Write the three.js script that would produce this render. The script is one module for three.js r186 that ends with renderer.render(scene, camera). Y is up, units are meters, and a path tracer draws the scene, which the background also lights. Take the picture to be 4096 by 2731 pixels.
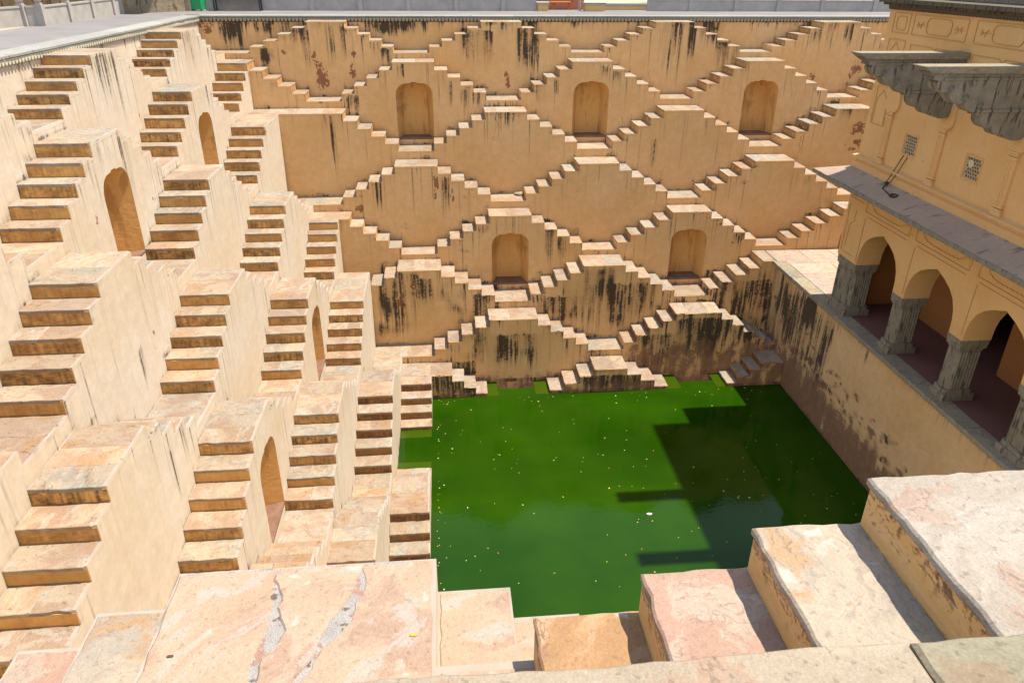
import * as THREE from 'three';
import { mergeGeometries, toCreasedNormals } from 'three/addons/utils/BufferGeometryUtils.js';

// ------------------------------------------------------------------ camera, sky, sun, exposure
const scene = new THREE.Scene();
const camera = new THREE.PerspectiveCamera(49.777, 1024 / 682, 0.1, 900);
camera.rotation.order = 'YXZ';
camera.position.set(8.515, 1.749, 29.231);
camera.rotation.set(-0.47152, -0.09317, 0.00714);
const SUN = new THREE.Vector3(4.6, 11.28, -0.7).normalize();
{
  const w = 64, h = 256, d = new Float32Array(w * h * 4), zen = [0.235, 0.315, 0.465], hor = [0.65, 0.635, 0.605];
  for (let j = 0; j < h; j++) {
    const el = ((j + 0.5) / h - 0.5) * Math.PI, s = Math.max(0, Math.sin(el)), k = Math.pow(s, 0.55);
    for (let i = 0; i < w; i++) for (let c = 0; c < 4; c++) d[(j * w + i) * 4 + c] = c === 3 ? 1 : el < 0 ? [0.5, 0.42, 0.33][c] : hor[c] + (zen[c] - hor[c]) * k;
  }
  const t = new THREE.DataTexture(d, w, h, THREE.RGBAFormat, THREE.FloatType);
  t.mapping = THREE.EquirectangularReflectionMapping; t.magFilter = t.minFilter = THREE.LinearFilter; t.needsUpdate = true;
  scene.background = t; scene.environment = t;
}
const sun = new THREE.DirectionalLight(0xfff1de, 4.25);
sun.position.copy(SUN).multiplyScalar(60).add(new THREE.Vector3(14, -6, 14)); sun.target.position.set(14, -6, 14);
sun.castShadow = true; sun.shadow.radius = 1.5; Object.assign(sun.shadow.camera, { left: -40, right: 40, top: 40, bottom: -40, near: 1, far: 150 }); sun.shadow.mapSize.set(2048, 2048);
scene.add(sun, sun.target);
const EXPOSURE = 2.08;

// ------------------------------------------------------------------ helpers
function rng(s) { return () => { s = (s + 0x6d2b79f5) | 0; let t = Math.imul(s ^ (s >>> 15), 1 | s); t = (t + Math.imul(t ^ (t >>> 7), 61 | t)) ^ t; return ((t ^ (t >>> 14)) >>> 0) / 4294967296; }; }
const rnd = rng(77), jit = (a) => (rnd() * 2 - 1) * a, lerp = (a, b, t) => a + (b - a) * t, clamp = (x, a = 0, b = 1) => Math.min(b, Math.max(a, x)), sstep = (a, b, x) => { const t = clamp((x - a) / (b - a)); return t * t * (3 - 2 * t); };
const names = {};
const numbered = (n) => { const k = (names[n] = (names[n] ?? -1) + 1); return k ? `${n}_${String(k).padStart(3, '0')}` : n; };
function tag(o, label, category, group, kind) { if (label) o.userData.label = label; if (category) o.userData.category = category; if (group) o.userData.group = group; if (kind) o.userData.kind = kind; return o; }
function thing(name, label, category, pos = [0, 0, 0], group, turn = 0) { const g = new THREE.Group(); g.name = numbered(name); g.position.set(...pos); g.rotation.y = turn; scene.add(g); return tag(g, label, category, group); }
function mesh(name, geo, mat, parent = scene) { const m = new THREE.Mesh(geo, mat); m.name = parent === scene ? numbered(name) : name; m.castShadow = m.receiveShadow = true; parent.add(m); return m; }
function structure(name, geo, mat) { const m = mesh(name, geo, mat); m.userData.kind = 'structure'; return m; }
const box = (w, h, d, x = 0, y = 0, z = 0) => new THREE.BoxGeometry(w, h, d).translate(x, y, z);
function uvWorld(geo, s = 1, o = [0, 0]) { // box-mapped uv in metres / s
  const g = geo.index ? geo.toNonIndexed() : geo; g.computeVertexNormals();
  const p = g.attributes.position, n = g.attributes.normal, uv = new Float32Array(p.count * 2);
  for (let i = 0; i < p.count; i++) {
    const ax = Math.abs(n.getX(i)), ay = Math.abs(n.getY(i)), az = Math.abs(n.getZ(i)), x = p.getX(i), y = p.getY(i), z = p.getZ(i);
    const [a, b] = ay > ax && ay > az ? [x, z] : ax > az ? [z, y] : [x, y];
    uv[i * 2] = a / s + o[0]; uv[i * 2 + 1] = b / s + o[1];
  }
  g.setAttribute('uv', new THREE.BufferAttribute(uv, 2)); return g;
}
const merge = (list) => mergeGeometries(list.map((g) => { const q = g.index ? g.toNonIndexed() : g; for (const k of Object.keys(q.attributes)) if (!['position', 'normal', 'uv'].includes(k)) q.deleteAttribute(k); return q; }));
function tint(geo, c) { const n = geo.attributes.position.count, a = new Float32Array(n * 3); for (let i = 0; i < n; i++) a.set(c, i * 3); geo.setAttribute('color', new THREE.BufferAttribute(a, 3)); return geo; }

// periodic gradient noise
const PERM = (() => { const r = rng(5), a = [...Array(256).keys()]; for (let i = 255; i > 0; i--) { const j = (r() * (i + 1)) | 0; [a[i], a[j]] = [a[j], a[i]]; } return new Uint8Array([...a, ...a]); })();
const GX = new Float32Array(256), GY = new Float32Array(256); for (let i = 0; i < 256; i++) { GX[i] = Math.cos((i / 256) * Math.PI * 2); GY[i] = Math.sin((i / 256) * Math.PI * 2); }
function noise(x, y, px, py, seed = 0) {
  const xf = Math.floor(x), yf = Math.floor(y), fx = x - xf, fy = y - yf;
  const x0 = ((xf % px) + px) % px, x1 = (x0 + 1) % px, y0 = ((yf % py) + py) % py, y1 = (y0 + 1) % py;
  const h = (a, b) => PERM[(PERM[(a + seed) & 255] + b) & 255];
  const u = fx * fx * fx * (fx * (fx * 6 - 15) + 10), v = fy * fy * fy * (fy * (fy * 6 - 15) + 10);
  let i = h(x0, y0); const a = GX[i] * fx + GY[i] * fy; i = h(x1, y0); const b = GX[i] * (fx - 1) + GY[i] * fy;
  i = h(x0, y1); const c = GX[i] * fx + GY[i] * (fy - 1); i = h(x1, y1); const d = GX[i] * (fx - 1) + GY[i] * (fy - 1);
  return (a + (b - a) * u + (c + (d - c) * u - (a + (b - a) * u)) * v) * 1.5;
}
function fbm(u, v, fx, fy, oct, seed = 0) { let s = 0, a = 0.5, n = 0; for (let o = 0; o < oct; o++) { s += a * noise(u * fx, v * fy, fx, fy, seed + o * 17); n += a; a *= 0.55; fx *= 2; fy *= 2; } return s / n; }
const toS = (c) => (c <= 0.0031308 ? c * 12.92 : 1.055 * Math.pow(c, 1 / 2.4) - 0.055);
const LUT = new Uint8Array(4097); for (let i = 0; i <= 4096; i++) LUT[i] = Math.round(clamp(toS(i / 4096)) * 255);
function texture(w, h, f, srgb = true) { // f(u, v) -> linear rgb, v up
  const d = new Uint8Array(w * h * 4), o = [0, 0, 0];
  for (let j = 0; j < h; j++) for (let i = 0; i < w; i++) {
    f((i + 0.5) / w, (j + 0.5) / h, o, i, j); const k = (j * w + i) * 4;
    for (let c = 0; c < 3; c++) d[k + c] = srgb ? LUT[(clamp(o[c]) * 4096) | 0] : clamp(o[c]) * 255; d[k + 3] = 255;
  }
  const t = new THREE.DataTexture(d, w, h, THREE.RGBAFormat); t.wrapS = t.wrapT = THREE.RepeatWrapping; t.magFilter = THREE.LinearFilter; t.minFilter = THREE.LinearMipmapLinearFilter; t.generateMipmaps = true;
  if (srgb) t.colorSpace = THREE.SRGBColorSpace; t.needsUpdate = true; return t;
}
const mixc = (o, a, b, t) => { o[0] = a[0] + (b[0] - a[0]) * t; o[1] = a[1] + (b[1] - a[1]) * t; o[2] = a[2] + (b[2] - a[2]) * t; };
const std = (p) => new THREE.MeshStandardMaterial({ roughness: 0.92, metalness: 0, ...p });

// ------------------------------------------------------------------ well dimensions
const YT = [0, -1.21, -2.72, -4.3, -5.82, -7.305, -8.775, -10.285];          // top of each row of stair blocks
const YL = [-1.01, -2.485, -4.008, -5.563, -7.118, -8.52, -10.03, -11.53];   // landing of each row
const ZR = [0, 1.02, 2.09, 3.148, 4.17, 5.048, 6.128, 7.08, 8.032];          // how far each row stands out from the far wall
const XR = [0, 1.0, 1.979, 2.999, 3.98, 4.913, 5.911, 6.863, 7.839];
const LZ = 28.18, X0 = 4.392, PX = 3.15, Z0 = 4.615, PZ = 3.158, WATER = -11.14, EAST = 19.88, LXE = 27.7;
const EW = 28.2, EY0 = -11.95, EH = 12.25; // elevation maps: 28.2 m wide, from -11.95 to 0.3

// ------------------------------------------------------------------ the rows as runs of tops, treads and landings
// w: 'far' | 'left' | 'near'; u runs along the wall as one looks at it from the middle of the pit
function rowSegments(w, n) {
  const H = 0.7135, L = 0.63, T = 0.437, x = w !== 'left', P = x ? PX : PZ, base = x ? X0 : Z0, r = (w === 'left' ? ZR : XR);
  const cols = []; const start = w === 'left' ? ZR[n] : XR[n - 1], end = w === 'left' ? 26.9 - ZR[n] + 1.2 : w === 'far' ? (n >= 6 ? EAST : LXE) : EAST - 0.02;
  for (let c = (n % 2 ? -2 : -1); c <= 9; c += 2) { const m = base + c * P; if (m + H > start + (w === 'left' ? 0.04 : 0.3) && m - H < end - 0.2) cols.push({ c, a: m - H, b: m + H }); }
  const key = (c) => `${w}${n}:${c}`;
  const fix = { 'far1:0': [0.19, 0.08], 'far7:2': [-0.14, 0.04], 'far7:4': [-0.05, 0.11], 'far8:3': [0.19, -0.15], 'far8:1': [0, 0.25], 'far8:5': [-0.3, 0], 'near1:2': [0.115, 0], 'near2:1': [0.17, 0.135], 'far5:0': [0, 0.14], 'far5:4': [0.09, 0.04] }, lfix = { 'near1:1': [0, 0.23], 'far7:1': [0, -0.2], 'far1:1': [-0.1, -0.06], 'far5:5': [0, -0.1] };
  for (const q of cols) { const f = fix[key(q.c)]; if (f) { q.a += f[0]; q.b += f[1]; } }
  const land = (c) => { const m = base + c * P, f = lfix[key(c)] || [0, 0]; return [m - L + f[0], m + L + f[1]]; };
  const yt = w === 'near' && n === 1 ? 0.03 : YT[n - 1], yl = YL[n - 1], out = [], push = (u0, u1, y, type, c) => { u0 = Math.max(u0, start); u1 = Math.min(u1, end); if (u1 - u0 > 0.03) out.push({ u0, u1, y, type, c }); };
  const stairs = (u0, u1, ya, yb, c) => { for (let k = 0; k < 4; k++) push(lerp(u0, u1, k / 4), lerp(u0, u1, (k + 1) / 4), lerp(ya, yb, (k + 1) / 5) + jit(0.008), 'tread', c); };
  cols.forEach((q, i) => {
    const prev = cols[i - 1], nl = land(q.c - 1), nr = land(q.c + 1);
    if (i === 0) { // at the corner: either a landing and a stair, or the top runs on into the corner
      const room = q.a - start;
      if (room > 1.9) { push(start, nl[1], yl, 'landing', q.c - 1); stairs(nl[1], q.a, yl, yt, q.c); } else if (room > 0) q.a = start;
    }
    push(q.a, q.b, yt, 'top', q.c);
    const next = cols[i + 1];
    stairs(q.b, nr[0], yt, yl, q.c); push(nr[0], nr[1], yl, 'landing', q.c + 1);
    if (next) stairs(nr[1], next.a, yl, yt, next.c); else if (nr[1] < end) stairs(nr[1], base + (q.c + 2) * P - H, yl, yt, q.c + 2);
  });
  return out;
}
const ROWS = {};
for (const w of ['far', 'left', 'near']) for (let n = 1; n <= (w === 'near' ? 2 : 8); n++) ROWS[w + n] = rowSegments(w, n);

// ------------------------------------------------------------------ plaster: one elevation map per wall, with its streaks, peeled patches and damp
const plasterBump = texture(1024, 1024, (u, v, o) => { o[0] = o[1] = o[2] = 0.5 + 0.32 * fbm(u, v, 5, 5, 3, 40) + 0.14 * fbm(u, v, 40, 40, 4, 41); }, false);
function maskCanvas(W, H, draw) { const c = document.createElement('canvas'); c.width = W; c.height = H; const g = c.getContext('2d'); g.fillStyle = '#000'; g.fillRect(0, 0, W, H); g.globalCompositeOperation = 'lighter'; draw(g); const d = g.getImageData(0, 0, W, H).data; return (i, j, k) => d[((H - 1 - j) * W + i) * 4 + k] / 255; }
function elevation(W, H, seed, { base, pale, warm, streak = [0.035, 0.024, 0.016], draw, uw = EW, y0 = EY0, hh = EH, dampBrown = [0.2, 0.105, 0.06] }) {
  const sx = W / uw, sy = H / hh, X = (x) => x * sx, Y = (y) => H - (y - y0) * sy, r = rng(seed);
  const g2 = { rect: null };
  const m = maskCanvas(W, H, (g) => {
    const drip = (x, y, w, len, a, ch = 0) => { const gr = g.createLinearGradient(0, Y(y), 0, Y(y - len)), c = (q) => `rgba(${ch === 0 ? 255 : 0},${ch === 1 ? 255 : 0},${ch === 2 ? 255 : 0},${q})`; gr.addColorStop(0, c(a * 0.75)); gr.addColorStop(0.12, c(a)); gr.addColorStop(0.6, c(a * 0.7)); gr.addColorStop(1, c(0)); g.fillStyle = gr; g.fillRect(X(x - w / 2), Y(y), Math.max(1, w * sx), len * sy); };
    const patch = (x, y, rx, ry, a, ch = 1) => { for (let k = 0; k < 7; k++) { const cx = X(x + (r() - 0.5) * rx * 1.3), cy = Y(y + (r() - 0.5) * ry * 1.3), rr = (0.35 + 0.4 * r()); g.save(); g.translate(cx, cy); g.scale(rx * rr * sx, ry * rr * sy); const gr = g.createRadialGradient(0, 0, 0, 0, 0, 1); const c = (q) => `rgba(${ch === 0 ? 255 : 0},${ch === 1 ? 255 : 0},${ch === 2 ? 255 : 0},${q})`; gr.addColorStop(0, c(a * 0.5)); gr.addColorStop(1, c(0)); g.fillStyle = gr; g.fillRect(-1, -1, 2, 2); g.restore(); } };
    const streaks = (x0, x1, y1, y2, a) => { const n = Math.max(2, Math.round((x1 - x0) / 0.045)); for (let k = 0; k < n; k++) drip(lerp(x0, x1, (k + r()) / n), y1 - r() * 0.1, 0.03 + 0.1 * r() * Math.min(1, x1 - x0 + 0.3), (y1 - y2) * (0.45 + 0.6 * r()), a * (0.25 + 0.6 * r())); };
    const line = (x0, y0_, x1, y1_, w, a, ch = 0) => { g.strokeStyle = `rgba(${ch === 0 ? 255 : 0},${ch === 1 ? 255 : 0},${ch === 2 ? 255 : 0},${a})`; g.lineWidth = w * sx; g.beginPath(); g.moveTo(X(x0), Y(y0_)); g.lineTo(X(x1), Y(y1_)); g.stroke(); };
    draw({ drip, patch, streaks, line, r });
  });
  return texture(W, H, (u, v, o, i, j) => {
    const x = u * uw, y = v * hh; // metres
    const n1 = fbm(x / 28, y / 28, 14, 14, 4, seed), n2 = fbm(x / 28, y / 28, 110, 110, 3, seed + 3), n3 = fbm(x / 28, y / 28, 230, 30, 3, seed + 7), n4 = fbm(x / 28, y / 28, 340, 340, 2, seed + 9), n5 = fbm(x / 28, y / 28, 420, 16, 3, seed + 13), n6 = fbm(x / 28, y / 28, 100, 8, 2, seed + 15);
    mixc(o, base, pale, clamp(0.45 + 0.9 * n1 + 0.15 * n2)); mixc(o, o, warm, clamp(0.9 * n3 - 0.12) * 0.7);
    const f = 1 + 0.09 * n2 + 0.07 * n4; o[0] *= f; o[1] *= f; o[2] *= f;
    const br = sstep(-0.25, 0.3, n2 + 0.4 * n4);
    let s = m(i, j, 0); { const vs = sstep(-0.22, 0.22, n5 * 0.8 + n6 * 0.7 + 0.25 * n4); const gate = 0.45 + 0.8 * sstep(-0.3, 0.25, n1 + 0.35 * n6); s = clamp(s * (0.55 + 0.8 * vs) * (0.8 + 0.3 * br) * gate); s = s * (0.45 + 1.15 * s - 0.6 * s * s); } mixc(o, o, [streak[0] * (1.9 - s), streak[1] * (1.7 - 0.8 * s), streak[2] * (1.5 - 0.6 * s)], s * 0.95);
    let p = m(i, j, 1); p = sstep(0.26, 0.36, p * (0.75 + 1.5 * n2 + 1.3 * n4 + 0.6 * n5)); mixc(o, o, [0.2 + 0.05 * n4, 0.072, 0.035], p * 0.85);
    let dmp = m(i, j, 2); dmp = sstep(0.08, 0.8, dmp * (0.75 + 0.9 * sstep(-0.3, 0.3, n2 + 0.6 * n4 + 0.5 * n5)) + 0.12 * n1); mixc(o, o, [dampBrown[0] * (1 + 0.5 * n2), dampBrown[1] * (1 + 0.5 * n2), dampBrown[2] * (1 + 0.6 * n4)], dmp * 0.85);
  });
}
// grime drips below every edge, plus shade painted where stairs meet the wall behind
function stepGrimeAndShade(w, T, heavy) {
  for (let n = 1; n <= 8; n++) {
    for (const s of ROWS[w + n] || []) {
      const h = heavy[n - 1] * (0.3 + T.r() * 1.1), top = s.type === 'top', wd = s.u1 - s.u0;
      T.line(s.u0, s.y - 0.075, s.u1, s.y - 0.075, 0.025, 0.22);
      const k = Math.round(wd * (top ? 3.5 : 4.5) * h * 1.4); for (let i = 0; i < k; i++) T.drip(lerp(s.u0, s.u1, T.r()), s.y - 0.05, 0.02 + 0.05 * T.r(), (0.25 + 1.1 * T.r() * T.r()) * (top ? 1.3 : 0.7), (0.15 + 0.4 * T.r()) * Math.min(1, h + 0.3));
      for (let q = 0; q < (top ? 3 : 1) * h; q++) T.drip(lerp(s.u0, s.u1, T.r()), s.y - 0.05, 0.025 + 0.03 * T.r(), 0.7 + 1.2 * T.r(), 0.42);
      if (T.r() < 0.25 * h) T.streaks(s.u0 + 0.05, s.u0 + wd * (0.3 + 0.7 * T.r()), s.y - 0.05, s.y - 0.5 - 0.5 * T.r(), 0.6 * h);
    }
    for (const s of ROWS[w + (n + 1)] || []) { // contact shade painted as a dark line on the face behind
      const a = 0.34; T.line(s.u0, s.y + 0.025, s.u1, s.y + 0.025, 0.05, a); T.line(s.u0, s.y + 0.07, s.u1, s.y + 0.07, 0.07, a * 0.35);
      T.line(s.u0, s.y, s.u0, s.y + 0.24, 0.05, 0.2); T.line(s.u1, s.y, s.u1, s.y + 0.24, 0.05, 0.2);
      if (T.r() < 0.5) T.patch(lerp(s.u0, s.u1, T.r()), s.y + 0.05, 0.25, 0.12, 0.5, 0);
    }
  }
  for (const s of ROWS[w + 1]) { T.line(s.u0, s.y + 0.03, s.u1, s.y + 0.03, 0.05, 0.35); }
}
const STREAKS = [[0,0.69,1.38,0.02,-0.97],[0,1.98,3.81,0,-0.59],[0,5.94,7.99,0.01,-0.43],[0,11.55,12.1,0.01,-0.77],[0,18.03,19.18,0.04,-0.7],[1,3.73,3.94,-0.23,-2.18],[1,4.56,4.81,-0.07,-1.84],[1,5.02,5.17,-0.11,-1.42],[1,2.25,2.67,-0.84,-1.33],[1,6.39,6.74,-0.84,-1.34],[1,11.31,11.8,-0.19,-2.31],[1,11.9,12.03,-0.44,-1.79],[1,9.31,10.29,-0.27,-1.61],[1,16.65,16.88,-0.02,-2.26],[1,16.97,17.29,-0.02,-2.26],
  [1,17.53,17.81,-0.11,-2.18],[1,18.73,19.48,-0.65,-1.56],[1,22.85,22.94,-0.06,-0.96],[1,23.45,23.53,-0.06,-0.88],[1,23.66,23.78,-0.06,-1.05],[2,7.03,7.2,-1.27,-1.8],[2,8.72,8.85,-1.81,-3.17],[2,9.2,9.42,-2.06,-3.17],[2,9.59,9.85,-2.15,-2.66],[2,5.23,5.58,-2.29,-2.88],[2,11.89,12.16,-1.91,-2.85],[2,12.53,12.64,-1.83,-2.51],[2,14.14,14.45,-1.34,-1.84],[3,4.46,4.54,-2.73,-3.39],[3,4.71,4.81,-2.73,-5.21]];
const STREAKS_LOW = [[3,10.67,10.76,-2.7,-3.33],[3,15.88,16.11,-3.66,-5.19],[3,17.03,17.12,-2.76,-5.02],[4,8.42,8.62,-4.62,-6.57],[4,6.15,6.31,-4.75,-5.97],[5,11.93,12.16,-6.19,-7.94],[5,12.42,13.17,-6.56,-7.49],[5,18.7,18.97,-6.66,-7.37],[6,6.17,6.99,-7.35,-9.86],[6,7.12,7.45,-7.37,-9.69],[6,7.56,7.9,-7.56,-8.95],[6,9.4,10.16,-8.17,-9.02],[6,13.23,14.1,-7.38,-9.95],[6,11.89,13.11,-8.36,-9.41],[6,14.23,15.64,-7.97,-9.8],[6,17.86,19.86,-7.99,-9.75],[7,16.34,17.84,-8.93,-9.8],[7,15,18.01,-9.48,-11.18],[7,9.34,11.45,-9.3,-10.6],[8,7.88,9.27,-10.28,-11.24],[8,12.88,14.86,-10.51,-11.1]];
const PEELED = [[0.24,-0.26,0.21,0.2],[4.15,-1.25,0.15,0.25],[4.35,-1.84,0.2,0.38],[5.39,-1.08,0.12,0.11],[5.35,-1.62,0.1,0.22],[3.03,-0.96,0.1,0.08],[10.89,-1.93,0.11,0.25],[24.14,-1.63,0.17,0.31],[22.5,-1.89,0.1,0.13],[8.24,-5,0.11,0.39],[5.54,-5.69,0.11,0.18],[8.73,-5.32,0.06,0.18],[23.58,-3.37,0.28,0.29],[23.49,-4.02,0.24,0.18],[6.9,-8.3,0.12,0.3],[7.3,-8.0,0.1,0.2]];
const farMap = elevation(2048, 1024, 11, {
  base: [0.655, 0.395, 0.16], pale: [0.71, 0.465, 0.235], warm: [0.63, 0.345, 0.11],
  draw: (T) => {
    stepGrimeAndShade('far', T, [0.9, 0.6, 0.3, 0.45, 0.6, 1.0, 0.8, 0.8]);
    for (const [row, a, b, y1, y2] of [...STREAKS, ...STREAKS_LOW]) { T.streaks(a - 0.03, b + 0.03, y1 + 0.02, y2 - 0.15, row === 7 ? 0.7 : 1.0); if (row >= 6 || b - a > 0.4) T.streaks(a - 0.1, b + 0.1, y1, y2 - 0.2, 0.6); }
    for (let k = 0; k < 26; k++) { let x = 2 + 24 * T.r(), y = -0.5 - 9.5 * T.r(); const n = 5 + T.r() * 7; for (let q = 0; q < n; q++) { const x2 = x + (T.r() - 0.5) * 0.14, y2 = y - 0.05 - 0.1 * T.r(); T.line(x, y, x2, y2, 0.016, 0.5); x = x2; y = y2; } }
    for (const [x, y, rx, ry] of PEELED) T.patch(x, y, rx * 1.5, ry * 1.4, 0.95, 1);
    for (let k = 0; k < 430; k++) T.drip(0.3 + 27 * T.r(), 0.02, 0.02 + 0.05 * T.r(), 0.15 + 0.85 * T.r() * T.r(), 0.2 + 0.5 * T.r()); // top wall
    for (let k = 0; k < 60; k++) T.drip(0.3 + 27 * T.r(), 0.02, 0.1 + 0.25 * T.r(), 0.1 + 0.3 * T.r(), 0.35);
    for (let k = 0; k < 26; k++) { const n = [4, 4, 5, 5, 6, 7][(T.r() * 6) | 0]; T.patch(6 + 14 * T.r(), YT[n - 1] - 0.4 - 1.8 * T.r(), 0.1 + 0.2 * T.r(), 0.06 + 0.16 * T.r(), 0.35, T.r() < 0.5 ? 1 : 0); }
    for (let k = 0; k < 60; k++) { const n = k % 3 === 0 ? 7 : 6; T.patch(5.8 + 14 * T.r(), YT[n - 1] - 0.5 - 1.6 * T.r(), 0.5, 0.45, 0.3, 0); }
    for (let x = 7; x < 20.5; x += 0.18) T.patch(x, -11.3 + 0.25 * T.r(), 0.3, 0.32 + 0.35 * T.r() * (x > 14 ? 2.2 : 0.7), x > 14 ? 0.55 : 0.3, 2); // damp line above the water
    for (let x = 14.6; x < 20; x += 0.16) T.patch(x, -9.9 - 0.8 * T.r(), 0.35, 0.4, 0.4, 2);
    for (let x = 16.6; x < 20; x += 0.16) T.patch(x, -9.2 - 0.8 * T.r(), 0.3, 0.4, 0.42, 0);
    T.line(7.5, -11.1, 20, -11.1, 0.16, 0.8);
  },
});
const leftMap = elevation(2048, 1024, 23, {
  base: [0.52, 0.425, 0.305], pale: [0.545, 0.49, 0.41], warm: [0.52, 0.37, 0.205], streak: [0.075, 0.055, 0.038],  // paler than the far map: the sunlit look is put into this colour
  draw: (T) => {
    stepGrimeAndShade('left', T, [0.8, 0.6, 0.3, 0.3, 0.35, 0.25, 0.25, 0.2]);
    for (let n = 1; n <= 8; n++) for (const q of ROWS['left' + n] || []) if (q.type !== 'landing' && T.r() < 0.75) { T.drip(q.u1 + 0.02 * T.r(), q.y - 0.1, 0.03 + 0.04 * T.r(), 0.5 + 1.3 * T.r(), 0.3); if (T.r() < 0.4) T.drip(q.u1 - 0.12 * T.r(), q.y - 0.1, 0.02, 0.8 + 1.2 * T.r(), 0.25); }
    for (let k = 0; k < 300; k++) T.drip(27 * T.r(), 0.0, 0.02 + 0.05 * T.r(), 0.2 + 0.9 * T.r() * T.r(), 0.2 + 0.45 * T.r());
    for (const [a, b, y1, y2] of [[4.0, 5.3, 0, -1.6], [10.3, 10.55, 0, -1.9], [10.75, 11.05, 0, -2.0], [11.2, 11.5, 0, -1.5], [7.1, 7.25, -1.2, -2.0], [8.3, 8.45, -1.2, -2.6], [13.2, 13.6, -1.3, -3.6], [14.4, 14.6, -1.25, -2.0], [10.2, 10.6, -5.85, -6.6], [17.0, 17.2, -4.3, -5.2], [18.4, 18.6, -4.8, -6.0], [19.0, 19.14, -5.1, -6.2]]) T.streaks(a, b, y1, y2, 0.62);
    for (const [x, y, rx, ry] of [[8.8, -0.45, 0.35, 0.4], [9.6, -1.65, 0.12, 0.35], [12.4, -2.9, 0.14, 0.2], [15.2, -2.5, 0.14, 0.25], [16.4, -4.55, 0.16, 0.3], [14.1, -1.5, 0.1, 0.1]]) T.patch(x, y, rx, ry, 0.4, 1);
    for (let z = 7; z < 21; z += 0.2) T.patch(z, -11.3 + 0.2 * T.r(), 0.3, 0.35, 0.3, 2);
    T.line(7.5, -11.1, 21, -11.1, 0.14, 0.7);
  },
});
const podiumMap = elevation(1024, 512, 31, {
  uw: 18, y0: -13, hh: 5.7, base: [0.55, 0.36, 0.17], pale: [0.62, 0.44, 0.25], warm: [0.52, 0.32, 0.12], dampBrown: [0.15, 0.078, 0.05],
  draw: (T) => { // u = z - 5.5
    for (let k = 0; k < 210; k++) { const z = Math.pow(T.r(), 1.5) * 4.8; T.drip(0.3 + z, -7.35 - T.r() * 0.6, 0.06 + 0.16 * T.r(), 0.8 + 2.6 * T.r(), 0.55 * (1.1 - z / 6)); }
    for (let k = 0; k < 90; k++) T.patch(0.4 + Math.pow(T.r(), 1.5) * 4.5, -7.6 - 2.4 * T.r(), 0.3, 0.45, 0.45, 0);
    for (let k = 0; k < 60; k++) T.drip(4 + 9 * T.r(), -7.35, 0.04 + 0.06 * T.r(), 0.2 + 0.6 * T.r(), 0.35);
    for (let k = 0; k < 120; k++) { const x = 1 + 12 * T.r(); T.patch(x, -8.3 - 0.1 * x - 1.1 * T.r(), 0.16 + 0.2 * T.r(), 0.14, 0.5, T.r() < 0.5 ? 0 : 2); }
    for (let x = 0; x < 18; x += 0.12) T.patch(x, -11.0 + 0.5 * T.r(), 0.4, 0.75 + (0.6 - Math.abs(x - 4) * 0.06) * T.r(), 0.52, 2);
    for (let k = 0; k < 5; k++) T.patch(5.6 + k * 0.05, -9.55 - k * 0.12, 0.1, 0.12, 0.6, 1);
    T.line(0, -11.1, 18, -11.1, 0.2, 0.8);
  },
});
const riserMap = texture(1024, 1024, (u, v, o) => { // 4 x 16 cells, each one riser of 1 m x 0.25 m
  const c = (Math.floor(u * 4) + 4 * Math.floor(v * 16)) % 64, fu = (u * 4) % 1, fv = (v * 16) % 1, rr = rng(c * 91 + 3), dark = rr(), x = u * 4 + c * 3.1, y = v * 16;
  const n1 = fbm(x / 64, y / 64, 256, 64, 3, 51), n2 = fbm(x / 64, y / 64, 900, 400, 3, 52), st = fbm(x / 64, 0.5, 900, 4, 3, 53);
  mixc(o, [0.58, 0.34, 0.12], [0.5, 0.26, 0.08], clamp(0.5 + n1));
  let s = clamp((0.08 + 0.6 * dark) * (0.4 + 1.6 * clamp(st + 0.3)) + 0.9 * n1 * dark + 0.5 * n2 * (0.3 + dark) - 0.05);
  s = Math.max(s, 0.75 * sstep(0.16, 0.02, fv + 0.05 * n2), 0.5 * dark * sstep(0.82, 0.97, fv + 0.08 * n2));
  mixc(o, o, [0.07, 0.04, 0.016], clamp(s) * 0.85);
});
const nearRiserMap = texture(512, 256, (u, v, o) => {
  const a = fbm(u, v, 5, 3, 4, 71), c = fbm(u, v, 40, 12, 4, 72), st = fbm(u, v, 22, 2, 4, 73), g = fbm(u, v, 120, 40, 2, 74);
  mixc(o, [0.58, 0.34, 0.12], [0.62, 0.41, 0.19], clamp(0.5 + a)); o[0] *= 1 + 0.08 * g; o[1] *= 1 + 0.08 * g;
  mixc(o, o, [0.22, 0.085, 0.045], sstep(0.04, 0.3, c + 0.8 * (v - 0.8) + 0.6 * a) * 0.6); mixc(o, o, [0.1, 0.055, 0.025], clamp(sstep(0.05, 0.4, st + 0.4 * c) * sstep(0.2, 1, v) * 0.8 + sstep(0.12, 0.0, v + 0.05 * c) * 0.7));
});
const nicheMap = texture(512, 512, (u, v, o) => { const a = fbm(u, v, 6, 5, 5, 81), b = fbm(u, v, 24, 4, 4, 82), g = fbm(u, v, 60, 60, 3, 83); mixc(o, [0.62, 0.34, 0.1], [0.66, 0.4, 0.15], clamp(0.5 + a)); mixc(o, o, [0.4, 0.2, 0.05], sstep(0.1, 0.4, b + 0.4 * a) * 0.6); mixc(o, o, [0.16, 0.08, 0.03], sstep(0.3, 0.42, a + 0.25 * g) * 0.3); const k = 1 + 0.08 * g; o[0] *= k; o[1] *= k; o[2] *= k; });
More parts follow.
